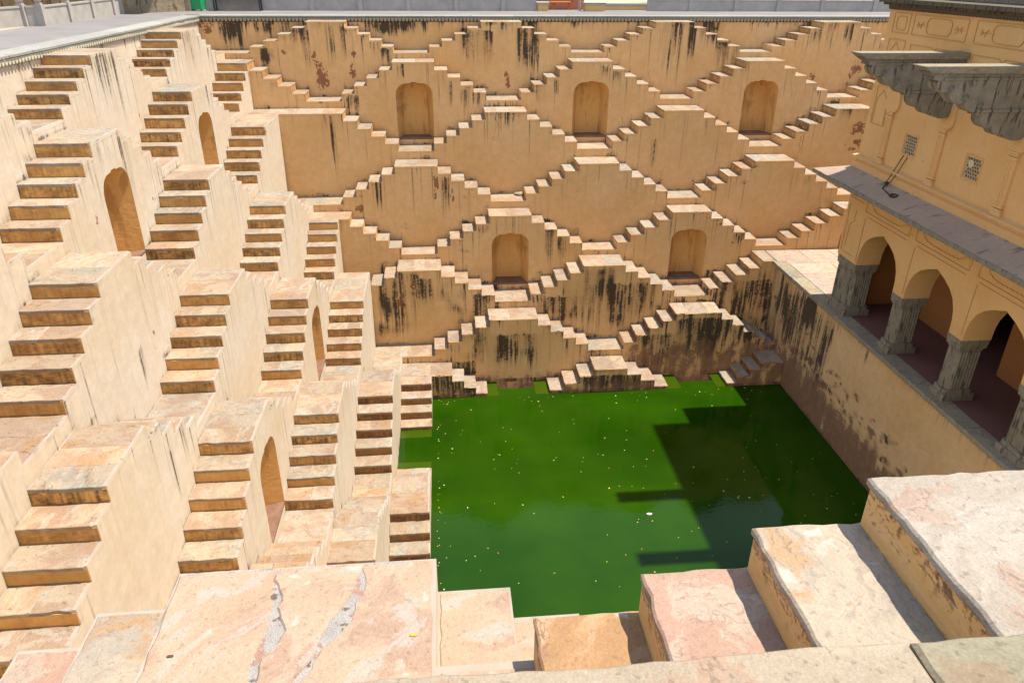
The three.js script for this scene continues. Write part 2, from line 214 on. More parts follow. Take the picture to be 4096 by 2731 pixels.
const M = {
  nearRiser: std({ map: nearRiserMap, bumpMap: plasterBump, bumpScale: 0.01 }),
  far: std({ map: farMap, bumpMap: plasterBump, bumpScale: 0.02, vertexColors: true }),
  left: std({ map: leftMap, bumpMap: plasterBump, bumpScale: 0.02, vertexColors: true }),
  niche: std({ map: nicheMap, bumpMap: plasterBump, bumpScale: 0.02 }),
  podium: std({ map: podiumMap, bumpMap: plasterBump, bumpScale: 0.025 }),
  riser: std({ map: riserMap, bumpMap: plasterBump, bumpScale: 0.012, vertexColors: true }),
};

// ------------------------------------------------------------------ sandstone slabs
function stoneTexture(size, seed, pal, f0 = 3) {
  return texture(size, size, (u, v, o) => {
    const wx = 0.13 * fbm(u, v, 3, 3, 4, seed + 1), wy = 0.13 * fbm(u, v, 3, 3, 4, seed + 2);
    const a = fbm(u + wx, v + wy * 2, f0, f0 + 3, 5, seed), b = fbm(u + wy, v - wx, f0 + 1, f0 * 3, 5, seed + 4), c = fbm(u, v, 60, 60, 4, seed + 5), vein = Math.abs(fbm(u + wx * 1.6, v + wy * 1.6, 4, 4, 5, seed + 6)), fl = fbm(u + wx, v, 14, 22, 4, seed + 8);
    mixc(o, pal[0], pal[1], sstep(-0.25, 0.25, a)); mixc(o, o, pal[2], sstep(0.06, 0.3, b) * 0.6); mixc(o, o, pal[3], sstep(0.1, 0.38, fl - 0.4 * a) * 0.42);
    const k = 1.04 + 0.2 * c + 0.2 * fl; o[0] *= k; o[1] *= k; o[2] *= k;
    mixc(o, o, [0.07, 0.035, 0.02], sstep(0.02, 0.004, vein + 0.01 * c) * sstep(-0.05, 0.2, b) * 0.5);
    mixc(o, o, [0.1, 0.065, 0.045], sstep(0.36, 0.5, fbm(u, v, 26, 26, 3, seed + 9)) * 0.5);
  });
}
const PINK = [0.265, 0.182, 0.133], CREAM = [0.31, 0.245, 0.182], OCHRE = [0.28, 0.165, 0.078], GREY = [0.245, 0.212, 0.175], ROSE = [0.245, 0.152, 0.116], WHITE = [0.32, 0.29, 0.255], BROWN = [0.185, 0.118, 0.075];
const stoneBump = texture(1024, 1024, (u, v, o) => { const wx = 0.1 * fbm(u, v, 3, 3, 4, 61), a = fbm(u + wx, v + wx, 4, 6, 5, 62), r = Math.floor((a + 1) * 7) / 14; o[0] = o[1] = o[2] = 0.45 + 0.25 * (r - 0.5) + 0.22 * fbm(u, v, 10, 10, 3, 63) + 0.2 * fbm(u, v, 70, 70, 4, 64); }, false);
const stoneMaps = [stoneTexture(1024, 101, [PINK, CREAM, WHITE, BROWN]), stoneTexture(1024, 131, [CREAM, PINK, OCHRE, ROSE]), stoneTexture(1024, 171, [GREY, CREAM, PINK, WHITE])];
const S = stoneMaps.map((m) => std({ map: m, bumpMap: stoneBump, bumpScale: 0.02, vertexColors: true, roughness: 0.85 }));
function fineStone(seed, pal, { lines = 0.5, pits = 0.3, grain = 0.2 } = {}) { // cleaved sandstone close up: colour clouds, ragged cleavage edges, grain, lichen
  return texture(1024, 1024, (u, v, o) => {
    const wx = 0.16 * fbm(u, v, 3, 3, 5, seed + 1), wy = 0.16 * fbm(u, v, 3, 3, 5, seed + 2), U = u + wx, V = v + wy;
    const a = fbm(U, V, 2, 4, 6, seed), b = fbm(U + 0.3, V - 0.2, 3, 5, 6, seed + 4), d = fbm(U, V, 4, 17, 5, seed + 6), g = fbm(u, v, 210, 210, 2, seed + 5), g2 = fbm(u, v, 64, 80, 3, seed + 7), L = fbm(u + 0.4 * wx, v + 0.4 * wy, 2, 2, 6, seed + 8);
    mixc(o, pal[0], pal[1], sstep(-0.16, 0.2, a + 0.25 * d)); mixc(o, o, pal[2], sstep(0.05, 0.2, b + 0.2 * d) * 0.85); mixc(o, o, pal[3], sstep(0.12, 0.3, d - 0.35 * a) * 0.7);
    const k = 1 + grain * (g + 0.7 * g2) + 0.22 * d; o[0] *= k; o[1] *= k; o[2] *= k;
    const q = (L * 7) % 1, e = Math.min(Math.abs(q), Math.abs(1 - Math.abs(q))); mixc(o, o, [pal[0][0] * 0.25, pal[0][1] * 0.22, pal[0][2] * 0.2], sstep(0.06, 0.0, e + 0.05 * Math.abs(g2)) * sstep(0.0, 0.3, b + 0.4 * d + 0.12) * lines);
    const w = sstep(0.05, 0.11, q) * sstep(0.2, 0.1, q) * sstep(-0.05, 0.3, b); o[0] *= 1 + 0.25 * w * lines; o[1] *= 1 + 0.25 * w * lines; o[2] *= 1 + 0.27 * w * lines;
    mixc(o, o, [0.09, 0.06, 0.045], sstep(0.3, 0.45, fbm(u, v, 46, 46, 3, seed + 9)) * pits); mixc(o, o, [0.42, 0.39, 0.36], sstep(0.3, 0.5, fbm(U, v, 9, 9, 5, seed + 10)) * 0.6);
  });
}
const fineBump = texture(1024, 1024, (u, v, o) => { const wx = 0.1 * fbm(u, v, 3, 3, 5, 261), a = fbm(u + wx, v + wx, 3, 4, 6, 262), t = (a + 1) * 6, r = Math.floor(t) + sstep(0.6, 1, t % 1); o[0] = o[1] = o[2] = 0.5 + 0.05 * (r - 6) + 0.13 * fbm(u, v, 30, 30, 3, 263) + 0.2 * fbm(u, v, 120, 120, 3, 264); }, false);
const FINE = [[201, [[0.33, 0.255, 0.185], [0.315, 0.225, 0.16], [0.285, 0.192, 0.142], [0.28, 0.26, 0.235]], { lines: 0.25 }], [231, [[0.3, 0.205, 0.158], [0.305, 0.195, 0.147], [0.32, 0.26, 0.21], [0.25, 0.16, 0.125]], { lines: 0.4 }], [261, [[0.27, 0.24, 0.2], [0.315, 0.268, 0.21], [0.3, 0.19, 0.1], [0.215, 0.18, 0.15]], { lines: 0.5, pits: 0.3 }], [291, [OCHRE, [0.37, 0.22, 0.105], [0.24, 0.135, 0.09], [0.33, 0.22, 0.13]], { lines: 0.6 }], [321, [[0.265, 0.238, 0.2], [0.29, 0.265, 0.228], [0.265, 0.195, 0.155], [0.21, 0.188, 0.16]], { lines: 0.5, pits: 0.4 }]].map(([s, p, q]) => std({ map: fineStone(s, p, q), bumpMap: fineBump, bumpScale: 0.007, roughness: 0.82 }));
// an uneven slab: outline points (x, z) counter-clockwise seen from above, top at y = 0
function slabFrom(pts, t, { bevel = 0.007, uvs = 2.2, uvo = [rnd(), rnd()], turn = 0, color } = {}) {
  const sh = new THREE.Shape(pts.map(([x, z]) => new THREE.Vector2(x, -z)));
  let g = new THREE.ExtrudeGeometry(sh, { depth: t - bevel, bevelEnabled: true, bevelThickness: bevel, bevelSize: bevel, bevelOffset: -bevel, bevelSegments: 1 });
  g.rotateX(-Math.PI / 2).translate(0, -t, 0);
  const p = g.attributes.position, n = g.attributes.normal, uv = g.attributes.uv, c = Math.cos(turn), s = Math.sin(turn);
  for (let i = 0; i < p.count; i++) { const x = p.getX(i) + (Math.abs(n.getY(i)) < 0.5 ? p.getY(i) * 0.7 : 0), z = p.getZ(i) + (Math.abs(n.getY(i)) < 0.5 ? p.getY(i) : 0); uv.setXY(i, (c * x - s * z) / uvs + uvo[0], (s * x + c * z) / uvs + uvo[1]); }
  if (color) tint(g, color); return g;
}
function edgePts(w, d, j, step = 0.16) {
  const a = [], side = (x0, z0, x1, z1) => { const n = Math.max(2, Math.round(Math.hypot(x1 - x0, z1 - z0) / step)); for (let k = 0; k < n; k++) { const t = k / n, q = k === 0 ? 0.3 : 1, ch = rnd() < 0.1 ? -j * 1.6 : 0; a.push([lerp(x0, x1, t) + (z0 === z1 ? 0 : jit(j * q) + ch * Math.sign(x0)), lerp(z0, z1, t) + (x0 === x1 ? 0 : jit(j * q) + ch * Math.sign(z0))]); } };
  side(-w / 2, d / 2, w / 2, d / 2); side(w / 2, d / 2, w / 2, -d / 2); side(w / 2, -d / 2, -w / 2, -d / 2); side(-w / 2, -d / 2, -w / 2, d / 2); return a;
}
const stoneTint = () => { const l = 0.86 + 0.22 * rnd(), w = jit(0.05); return [l * (0.97 + w), l, l * (0.97 - w * 1.3)]; };

// ------------------------------------------------------------------ stair blocks
const NICHE_W = 1.3;
function nichePath(w, h, r) { // from lower left, over the arch, to lower right; flat-topped with rounded shoulders
  const a = []; a.push([-w / 2, 0]); a.push([-w / 2, h - r * 1.15]);
  for (let k = 1; k <= 8; k++) { const t = (k / 8) * Math.PI / 2; a.push([-w / 2 + r * (1 - Math.cos(t)), h - r * 1.15 + r * 1.05 * Math.sin(t)]); }
  a.push([-0.12, h - r * 0.08], [-0.1, h], [0.1, h], [0.12, h - r * 0.08]);
  for (let k = 8; k >= 1; k--) { const t = (k / 8) * Math.PI / 2; a.push([w / 2 - r * (1 - Math.cos(t)), h - r * 1.15 + r * 1.05 * Math.sin(t)]); }
  a.push([w / 2, h - r * 1.15], [w / 2, 0]); return a;
}
function blockBody(segs, yb, depth, uOf, niche, own) {
  const pts = [[segs[0].u0, yb]]; for (const s of segs) { pts.push([s.u0, s.y - 0.007], [s.u1, s.y - 0.007]); } pts.push([segs[segs.length - 1].u1, yb]);
  const sh = new THREE.Shape(pts.map(([u, y]) => new THREE.Vector2(u - own.u, y - own.y)));
  if (niche) sh.holes.push(new THREE.Path(niche.path.map(([a, b]) => new THREE.Vector2(a + niche.u - own.u, b + niche.y - own.y)).reverse()));
  const g = new THREE.ExtrudeGeometry(sh, { depth, bevelEnabled: false }), p = g.attributes.position, n = g.attributes.normal, uv = g.attributes.uv;
  for (let i = 0; i < p.count; i++) uv.setXY(i, uOf(p.getX(i) + own.u + (Math.abs(n.getZ(i)) < 0.5 ? p.getZ(i) * 0.3 : 0)) / EW, (p.getY(i) + own.y - EY0) / EH);
  const cl = new Float32Array(p.count * 3); for (let i = 0; i < p.count; i++) { const t = n.getY(i) > 0.5; cl.set(t ? [0.58, 0.6, 0.66] : [1, 1, 1], i * 3); } g.setAttribute('color', new THREE.BufferAttribute(cl, 3)); // upward faces darkened in colour to tame the sunlit glare
  return g;
}
function nicheShell(path, depth, uOf, u0, y0) { // walls lean in to a narrower back
  const pos = [], uv = [], back = path.map(([a, b]) => [a * 0.68, b * 0.95]);
  const quad = (p, q, r, s) => { for (const v of [p, q, r, p, r, s]) { pos.push(...v); uv.push((u0 + v[0] + v[2] * 0.4) / 4.3, (y0 + v[1]) / 4.3); } };
  for (let i = 0; i + 1 < path.length; i++) quad([path[i][0], path[i][1], 0], [back[i][0], back[i][1], -depth], [back[i + 1][0], back[i + 1][1], -depth], [path[i + 1][0], path[i + 1][1], 0]);
  const m = back.length; for (let i = 0; i + 1 < m / 2; i++) quad([back[i][0], back[i][1], -depth], [back[m - 1 - i][0], back[m - 1 - i][1], -depth], [back[m - 2 - i][0], back[m - 2 - i][1], -depth], [back[i + 1][0], back[i + 1][1], -depth]);
  const g = new THREE.BufferGeometry(); g.setAttribute('position', new THREE.Float32BufferAttribute(pos, 3)); g.setAttribute('uv', new THREE.Float32BufferAttribute(uv, 2)); g.computeVertexNormals(); return toCreasedNormals(g, 0.7);
}
const ORD = ['topmost', 'second', 'third', 'fourth', 'fifth', 'sixth', 'seventh', 'lowest'], NTH = ['first', 'second', 'third', 'fourth', 'fifth', 'sixth', 'seventh'];
const WALL = {
  far: { rot: 0, at: (u, y, d) => [u, y, d], dd: ZR, dir: 1, mat: M.far, uOf: (u) => u, say: (n, k) => `on the far wall, ${ORD[n - 1]} row, ${NTH[k]} from the left corner`, group: 'stair blocks stepping up the far wall' },
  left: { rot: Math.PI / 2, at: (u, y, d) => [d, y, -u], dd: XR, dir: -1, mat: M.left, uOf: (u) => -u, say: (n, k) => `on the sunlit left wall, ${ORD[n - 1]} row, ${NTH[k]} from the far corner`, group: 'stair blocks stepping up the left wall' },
  near: { rot: Math.PI, at: (u, y, d) => [-u, y, LZ - d], dd: [0, 1.05, 2.1], dir: -1, mat: M.left, uOf: (u) => -u, say: (n, k) => `on the near side, ${ORD[n - 1]} row, ${NTH[k]} from the left`, group: 'stair blocks on the near side' },
};
function makeBlock(w, n, segs, k, custom) {
  const W = WALL[w], d0 = W.dd[n - 1], d1 = W.dd[n], depth = d1 - d0, yb = (n < 8 ? YL[n] : -13) - 0.12;
  const top = segs.find((s) => s.type === 'top'), niche = (n === 2 || n === 5) && top && top.full && w !== 'near';
  const own = { u: (segs[0].u0 + segs[segs.length - 1].u1) / 2, y: yb };
  const kindWords = niche ? 'niched stair block' : !top ? 'bare landing steps' : top.full ? 'plain stair block' : 'corner stair block';
  const g = thing('stair_block', `${kindWords} ${W.say(n, k)}`, 'stair block', W.at(own.u, own.y, d0), W.group, W.rot);
  const nh = niche ? (n === 2 ? 1.92 : 1.86) : 0, np = niche && { u: (top.u0 + top.u1) / 2, y: YL[n] + 0.22, path: nichePath(NICHE_W, nh, 0.38) };
  mesh('plaster_body', blockBody(segs, yb, depth, W.uOf, np, own), W.mat, g);
  if (niche) {
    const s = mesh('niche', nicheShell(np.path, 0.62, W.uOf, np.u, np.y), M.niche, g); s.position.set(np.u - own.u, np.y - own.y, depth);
    const fl = mesh('niche_sill', slabFrom([[-NICHE_W / 2 + 0.004, 0.006], [NICHE_W / 2 - 0.004, 0.006], [NICHE_W * 0.34, -0.62], [-NICHE_W * 0.34, -0.62]], 0.05, { color: [0.62, 0.5, 0.45] }), S[1], g); fl.position.set(np.u - own.u, np.y - own.y + 0.012, depth);
  }
  segs.forEach((s, i) => {
    const done = custom?.(s, g, own, depth), wd = s.u1 - s.u0, cuts = s.type === 'top' ? (wd > 2.4 ? 4 : wd > 1.8 ? 3 : rnd() < 0.6 ? 2 : 3) : s.type === 'landing' ? (wd > 1.6 ? 3 : rnd() < 0.6 ? 2 : 1) : 1, at = [s.u0];
    if (wd < 0.6) at.push(s.u1); else { for (let c = 1; c < cuts; c++) at.push(s.u0 + (wd * c) / cuts + jit(wd * 0.09)); at.push(s.u1); }
    const lo = segs[i - 1] && segs[i - 1].y < s.y - 0.05, hi = segs[i + 1] && segs[i + 1].y < s.y - 0.05;
    for (let c = 0; c + 1 < at.length && !done; c++) {
      const a = at[c] - (c === 0 && lo ? 0.022 : 0), b = at[c + 1] + (c + 2 === at.length && hi ? 0.022 : 0), split = s.type === 'tread' && depth > 0.9 && rnd() < 0.25, inset = 0.028 + 0.03 * rnd();
      const parts = split ? [[0.004, depth * (0.35 + 0.3 * rnd())]] : [[0.004, depth - inset]]; if (split) parts.push([parts[0][1], depth - inset]);
      for (const [q0, q1] of parts) {
        const sl = mesh('tread_slab', slabFrom(edgePts(b - a, q1 - q0, 0.009), 0.055, { turn: [0, Math.PI / 2, Math.PI, -Math.PI / 2][(rnd() * 4) | 0], color: stoneTint() }), S[[0, 0, 1, 1, 2][(rnd() * 5) | 0]], g);
        sl.position.set((a + b) / 2 - own.u, s.y - own.y + jit(0.003), (q0 + q1) / 2);
      }
    }
    for (const [side, nb] of [[-1, segs[i - 1]], [1, segs[i + 1]]]) if (nb && nb.y < s.y - 0.05 && !(w === 'near' && side < 0)) {
      const gap = w === 'near' ? 0.036 : 0.05, h = s.y - nb.y - gap, geo = new THREE.BoxGeometry(0.024, h, depth - 0.006), uv = geo.attributes.uv, c = (rnd() * 64) | 0, cx = c % 4, cy = (c / 4) | 0, fl = rnd() < 0.5;
      for (let q = 0; q < uv.count; q++) { const a = uv.getX(q), b = uv.getY(q); uv.setXY(q, (cx + 0.02 + 0.96 * (fl ? 1 - a : a)) / 4, (cy + 0.03 + 0.94 * b) / 16); }
      if (w === 'near') for (let q = 0; q < uv.count; q++) uv.setXY(q, (uv.getX(q) * 4 - cx), (uv.getY(q) * 16 - cy));
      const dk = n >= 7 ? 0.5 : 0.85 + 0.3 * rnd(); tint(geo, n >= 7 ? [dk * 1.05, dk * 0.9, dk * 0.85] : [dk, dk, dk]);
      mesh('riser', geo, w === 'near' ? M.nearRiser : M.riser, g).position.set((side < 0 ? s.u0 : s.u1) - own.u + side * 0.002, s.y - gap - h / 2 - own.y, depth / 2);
    }
  });
  return g;
}
function buildRow(w, n, custom) {
  const W = WALL[w]; let segs = ROWS[w + n].map((s) => ({ ...s, full: s.type === 'top' && s.u1 - s.u0 < 1.75 && s.u1 - s.u0 > 0.95 && s.u0 > (w === 'left' ? ZR[n] + 0.3 : XR[n - 1] + 0.3) }));
  const lists = []; let cur = [];
  for (const s of segs) { cur.push(s); if (s.type === 'landing' && cur.some((q) => q.type !== 'landing')) { lists.push(cur); cur = []; } }
  if (cur.length) lists.push(cur);
  lists.forEach((l, k) => { if (W.dir < 0) l = l.map((s) => ({ ...s, u0: -s.u1, u1: -s.u0 })).reverse(); makeBlock(w, n, l, k, custom); });
}
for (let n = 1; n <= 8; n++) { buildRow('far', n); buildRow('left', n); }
const mortarMap = texture(512, 512, (u, v, o) => { const a = fbm(u, v, 6, 6, 5, 701), b = fbm(u, v, 8, 8, 5, 702), g = fbm(u, v, 90, 90, 2, 703); mixc(o, [0.25, 0.24, 0.235], [0.32, 0.31, 0.3], clamp(0.5 + a)); mixc(o, o, [0.28, 0.17, 0.13], sstep(0.12, 0.2, b)); mixc(o, o, [0.12, 0.085, 0.07], sstep(0.2, 0.3, -b + 0.3 * a)); const k = 1 + 0.2 * g; o[0] *= k; o[1] *= k; o[2] *= k; });
// ---- the near side: only its two upper rows can be seen, with bigger, better visible slabs
{
  const fineAt = (parent, own, pts, y, dz, mat, t, uvo, turn, bevel = 0.009) => { const m = mesh('tread_slab', slabFrom(pts, t, { uvs: 1.7, uvo, turn, bevel }), mat, parent); m.position.set(0, y - own.y, dz); return m; };
  let i = 0;
  buildRow('near', 1, (s, g, own, depth) => {
    const x0 = -s.u1, x1 = -s.u0; if (x1 < 6 || x0 > 12.5 || s.type === 'landing') return false;
    const low = x0 < 8.7, p = edgePts(s.u1 - s.u0 + (low ? -0.012 : 0.03), depth + (low ? -0.025 : 0.025), 0.006, 0.06).map(([a, b]) => [a + (s.u0 + s.u1) / 2 - own.u + (low ? -0.015 : 0), b + depth / 2 + (low ? -0.02 : 0.012)]);
    fineAt(g, own, p, s.y, 0, FINE[x0 > 9.95 ? 4 : x0 > 9.5 ? 2 : x0 > 9 ? 1 : x0 > 8.6 ? 3 : 0], 0.032, [x0 * 0.37, 0.21 * i++], x0 > 9.5 && x0 < 9.95 ? 1.57 : 0.5); return true;
  });
  buildRow('near', 2, (s, g, own, depth) => {
    const x0 = -s.u1, x1 = -s.u0; if (x1 < 5.2 || x0 > 9.6) return false;
    if (s.type !== 'top') { const p = edgePts(s.u1 - s.u0 - 0.02, depth - 0.022, 0.006, 0.06).map(([a, b]) => [a + (s.u0 + s.u1) / 2 - own.u, b + depth / 2 - 0.01]); fineAt(g, own, p, s.y, 0, FINE[x0 > 8 ? 0 : x0 > 6.4 ? 2 : 1], 0.06, [x0 * 0.53, 0.3], 0.4); return true; }
    // the big platform: three slabs with broken mortar joints that run aslant (local x = -world x)
    const A = s.u0 - own.u + 0.022, B = s.u1 - own.u - 0.01, far = depth - 0.014, j1 = (t) => -(8.02 - 0.385 * t) - own.u + 0.012 * Math.sin(t * 19), j2 = (t) => -(7.54 - 0.01 * t) - own.u + 0.014 * Math.sin(t * 11 + 1), wob = (t, k) => 0.035 + 0.035 * Math.sin(t * 9 + k) + 0.02 * Math.sin(t * 23 + k);
    const jag = (f, o, rev) => { const a = []; for (let k = 0; k <= 26; k++) { const t = k / 26; a.push([f(t) + (o > 0 ? o : o - wob(t, o * 400)) + jit(0.008), lerp(far - 0.004, 0.01, t)]); } return rev ? a.reverse() : a; };
    const edge = (x0_, x1_, z) => { const a = [], m = Math.max(3, Math.round(Math.abs(x1_ - x0_) / 0.09)); for (let k = 1; k < m; k++) a.push([lerp(x0_, x1_, k / m), z + jit(0.012)]); return a; };
    const sideA = (x, rev) => { const a = []; for (let k = 0; k <= 10; k++) a.push([x + jit(0.009), lerp(far - 0.004, 0.01, k / 10)]); return rev ? a.reverse() : a; };
    const right = [...sideA(A, false).reverse(), ...edge(A, j1(0), far), ...jag(j1, -0.004, false)];
    const mid = [...jag(j1, 0.008, true), ...edge(j1(0) + 0.01, j2(0) - 0.05, far), ...jag(j2, -0.006, false)];
    const left = [...jag(j2, 0.008, true), ...edge(j2(0) + 0.014, B, far), ...sideA(B, false)];
    fineAt(g, own, right, s.y, 0, FINE[0], 0.06, [0.1, 0.4], 0.9); fineAt(g, own, mid, s.y + 0.006, 0, FINE[0], 0.066, [0.62, 0.13], 0.5); fineAt(g, own, left, s.y + 0.002, 0, FINE[0], 0.062, [0.35, 0.75], 0.7);
    const mo = mesh('mortar_bed', uvWorld(box(B - A - 0.04, 0.05, depth - 0.02), 1), std({ map: mortarMap, bumpMap: fineBump, bumpScale: 0.02 }), g); mo.position.set((A + B) / 2, s.y - own.y - 0.03, depth / 2);
    return true;
  });
}
// the rest of the near side goes down steeply out of sight
{
  const sh = new THREE.Shape([[LZ + 0.4, -0.9], [LZ + 0.4, -13], [LZ - 8.03, -13], [LZ - 8.03, -10.6], [LZ - 2.14, -2.9], [LZ - 2.14, -2.7], [LZ, -2.5], [LZ, -0.9]].map(([a, b]) => new THREE.Vector2(a, b)));
  const g = new THREE.ExtrudeGeometry(sh, { depth: 20.4, bevelEnabled: false }); g.rotateY(-Math.PI / 2).translate(20.4, 0, 0);
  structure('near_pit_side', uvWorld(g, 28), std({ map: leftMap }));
}

// ------------------------------------------------------------------ rim walls, scalloped trim, copings, terrace
const paveMap = texture(1024, 1024, (u, v, o) => {
  const a = fbm(u, v, 4, 4, 5, 301), b = fbm(u, v, 9, 3, 4, 302), c = fbm(u, v, 90, 90, 3, 303);
  mixc(o, [0.15, 0.148, 0.155], [0.205, 0.2, 0.2], clamp(0.5 + a)); mixc(o, o, [0.19, 0.175, 0.16], clamp(b) * 0.8); const k = 1 + 0.1 * c; o[0] *= k; o[1] *= k; o[2] *= k;
  mixc(o, o, [0.12, 0.11, 0.11], sstep(0.3, 0.5, fbm(u, v, 30, 8, 3, 305)) * 0.5);
});
const M2 = {
  pave: std({ map: paveMap, bumpMap: stoneBump, bumpScale: 0.01, roughness: 0.75 }),
  coping: std({ map: stoneTexture(512, 321, [[0.27, 0.27, 0.25], [0.23, 0.255, 0.245], [0.32, 0.305, 0.285], [0.2, 0.19, 0.175]]), bumpMap: stoneBump, bumpScale: 0.008, vertexColors: true }),
  trimStone: std({ color: new THREE.Color().setRGB(0.29, 0.28, 0.22), bumpMap: stoneBump, bumpScale: 0.006 }),
  trimLight: std({ color: new THREE.Color().setRGB(0.5, 0.49, 0.38), bumpMap: stoneBump, bumpScale: 0.006 }),
  trimDark: std({ color: new THREE.Color().setRGB(0.055, 0.04, 0.03) }),
};
const scallop = (() => { const s = new THREE.Shape(); s.moveTo(-0.052, 0.1); s.lineTo(-0.05, 0.07); s.quadraticCurveTo(-0.04, 0.0, 0, -0.012); s.quadraticCurveTo(0.04, 0.0, 0.05, 0.07); s.lineTo(0.052, 0.1); return new THREE.ExtrudeGeometry(s, { depth: 0.05, bevelEnabled: true, bevelSize: 0.008, bevelThickness: 0.008, bevelSegments: 1, curveSegments: 5 }); })();
function scallops(parent, len, y, z, mat, x0 = 0, step = 0.13, size = 1) {
  const n = Math.floor(len / step), im = new THREE.InstancedMesh(scallop, mat, n), m = new THREE.Matrix4(); im.name = 'scalloped_trim'; im.userData.kind = 'stuff';
  for (let i = 0; i < n; i++) im.setMatrixAt(i, m.makeScale(size, size, size).setPosition(x0 + (i + 0.5) * step, y, z)); im.castShadow = im.receiveShadow = true; parent.add(im);
}
function copings(parent, len, x0, over, depth, y, mat = M2.coping, step = 1.9) {
  for (let u = x0; u < x0 + len - 0.1; ) { const w = Math.min(step + jit(0.35), x0 + len - u), t = 0.9 + 0.2 * rnd(); mesh('coping_slab', slabFrom(edgePts(w - 0.006, depth, 0.006, 0.4), 0.05, { color: [t, t, t * (1 + jit(0.03))], uvs: 3 }), mat, parent).position.set(u + w / 2, y, over - depth / 2); u += w; }
}
{
  const rim = (name, label, pos, turn, len, uOf, mat, x0, trim) => {
    const g = thing(name, label, 'wall', pos, null, turn), b = new THREE.BoxGeometry(len, 1.29, 0.5).translate(x0 + len / 2, -0.555, -0.25), p = b.attributes.position, uv = b.attributes.uv;
    for (let i = 0; i < p.count; i++) uv.setXY(i, uOf(p.getX(i)) / EW, (p.getY(i) - EY0) / EH); mesh('plaster_face', tint(b, [1, 1, 1]), mat, g);
    mesh('trim_backing', box(len, 0.155, 0.02, x0 + len / 2, 0.012, 0.008), M2.trimDark, g); scallops(g, len, -0.035, 0.016, trim, x0);
    copings(g, len, x0, 0.1, 0.62, 0.14); return g;
  };
  rim('rim_wall', 'stained rim wall with scalloped edge along the far side of the pit', [0, 0, 0], 0, LXE, (x) => x, M.far, 0, M2.trimStone);
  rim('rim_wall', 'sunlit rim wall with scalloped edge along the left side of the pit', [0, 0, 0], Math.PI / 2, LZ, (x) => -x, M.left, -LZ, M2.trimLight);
  const g = thing('rim_wall', 'near rim wall with pale worn coping stones at the bottom edge of the photo', 'wall', [0, 0, LZ], null, Math.PI);
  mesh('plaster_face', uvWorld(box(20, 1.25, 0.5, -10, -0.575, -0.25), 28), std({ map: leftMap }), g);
  // two big chipped coping stones, a wide crack between them
  const rough = (x0, x1, z0, z1, sl) => { const a = []; const nx = Math.round((x1 - x0) / 0.07); for (let k = 0; k <= nx; k++) a.push([lerp(x0, x1, k / nx), z1 + jit(0.005) + 0.006 * Math.sin(k * 0.37)]); const nz = 16; for (let k = 1; k < nz; k++) a.push([x1 + sl * (k / nz) + jit(0.014), lerp(z1, z0, k / nz)]); a.push([x1 + sl, z0], [x0, z0]); return a; };
  const pit = std({ map: FINE[4].map, bumpMap: fineBump, bumpScale: 0.007, roughness: 0.85, color: new THREE.Color().setRGB(1.0, 0.94, 0.84) });
  mesh('coping_slab', slabFrom(rough(-9.72, -4, -1.2, 0.255, -0.0), 0.12, { bevel: 0.012, uvs: 1.5, uvo: [0.3, 0.7] }), pit, g).position.set(0, 0.13, 0);
  mesh('coping_slab', slabFrom(rough(-19.8, -9.738, -1.2, 0.258, 0), 0.12, { bevel: 0.012, uvs: 2.0, uvo: [0.8, 0.2] }), std({ map: FINE[4].map, bumpMap: fineBump, bumpScale: 0.008, color: new THREE.Color().setRGB(0.72, 0.73, 0.61) }), g).position.set(0, 0.12, 0);
}
{ // ground to the horizon with the pit left open, and the paved terrace round the rim
  const ring = (o, i) => { const s = new THREE.Shape([[o[0], o[1]], [o[2], o[1]], [o[2], o[3]], [o[0], o[3]]].map(([x, z]) => new THREE.Vector2(x, -z))); s.holes.push(new THREE.Path([[i[0], i[1]], [i[0], i[3]], [i[2], i[3]], [i[2], i[1]]].map(([x, z]) => new THREE.Vector2(x, -z)))); return new THREE.ExtrudeGeometry(s, { depth: 0.3, bevelEnabled: false }).rotateX(-Math.PI / 2).translate(0, -0.3, 0); };
  const gr = structure('ground', uvWorld(ring([-220, -220, 260, 260], [-0.4, -0.4, LXE + 0.1, LZ + 0.4]), 6), std({ color: new THREE.Color().setRGB(0.42, 0.33, 0.24), bumpMap: stoneBump, bumpScale: 0.02 })); gr.position.y = 0.05;
  const tr = structure('terrace_paving', uvWorld(ring([-3.2, -4.2, 34, 36], [-0.5, -0.5, LXE + 0.2, LZ + 0.5]), 5), M2.pave); tr.position.y = 0.132;
}

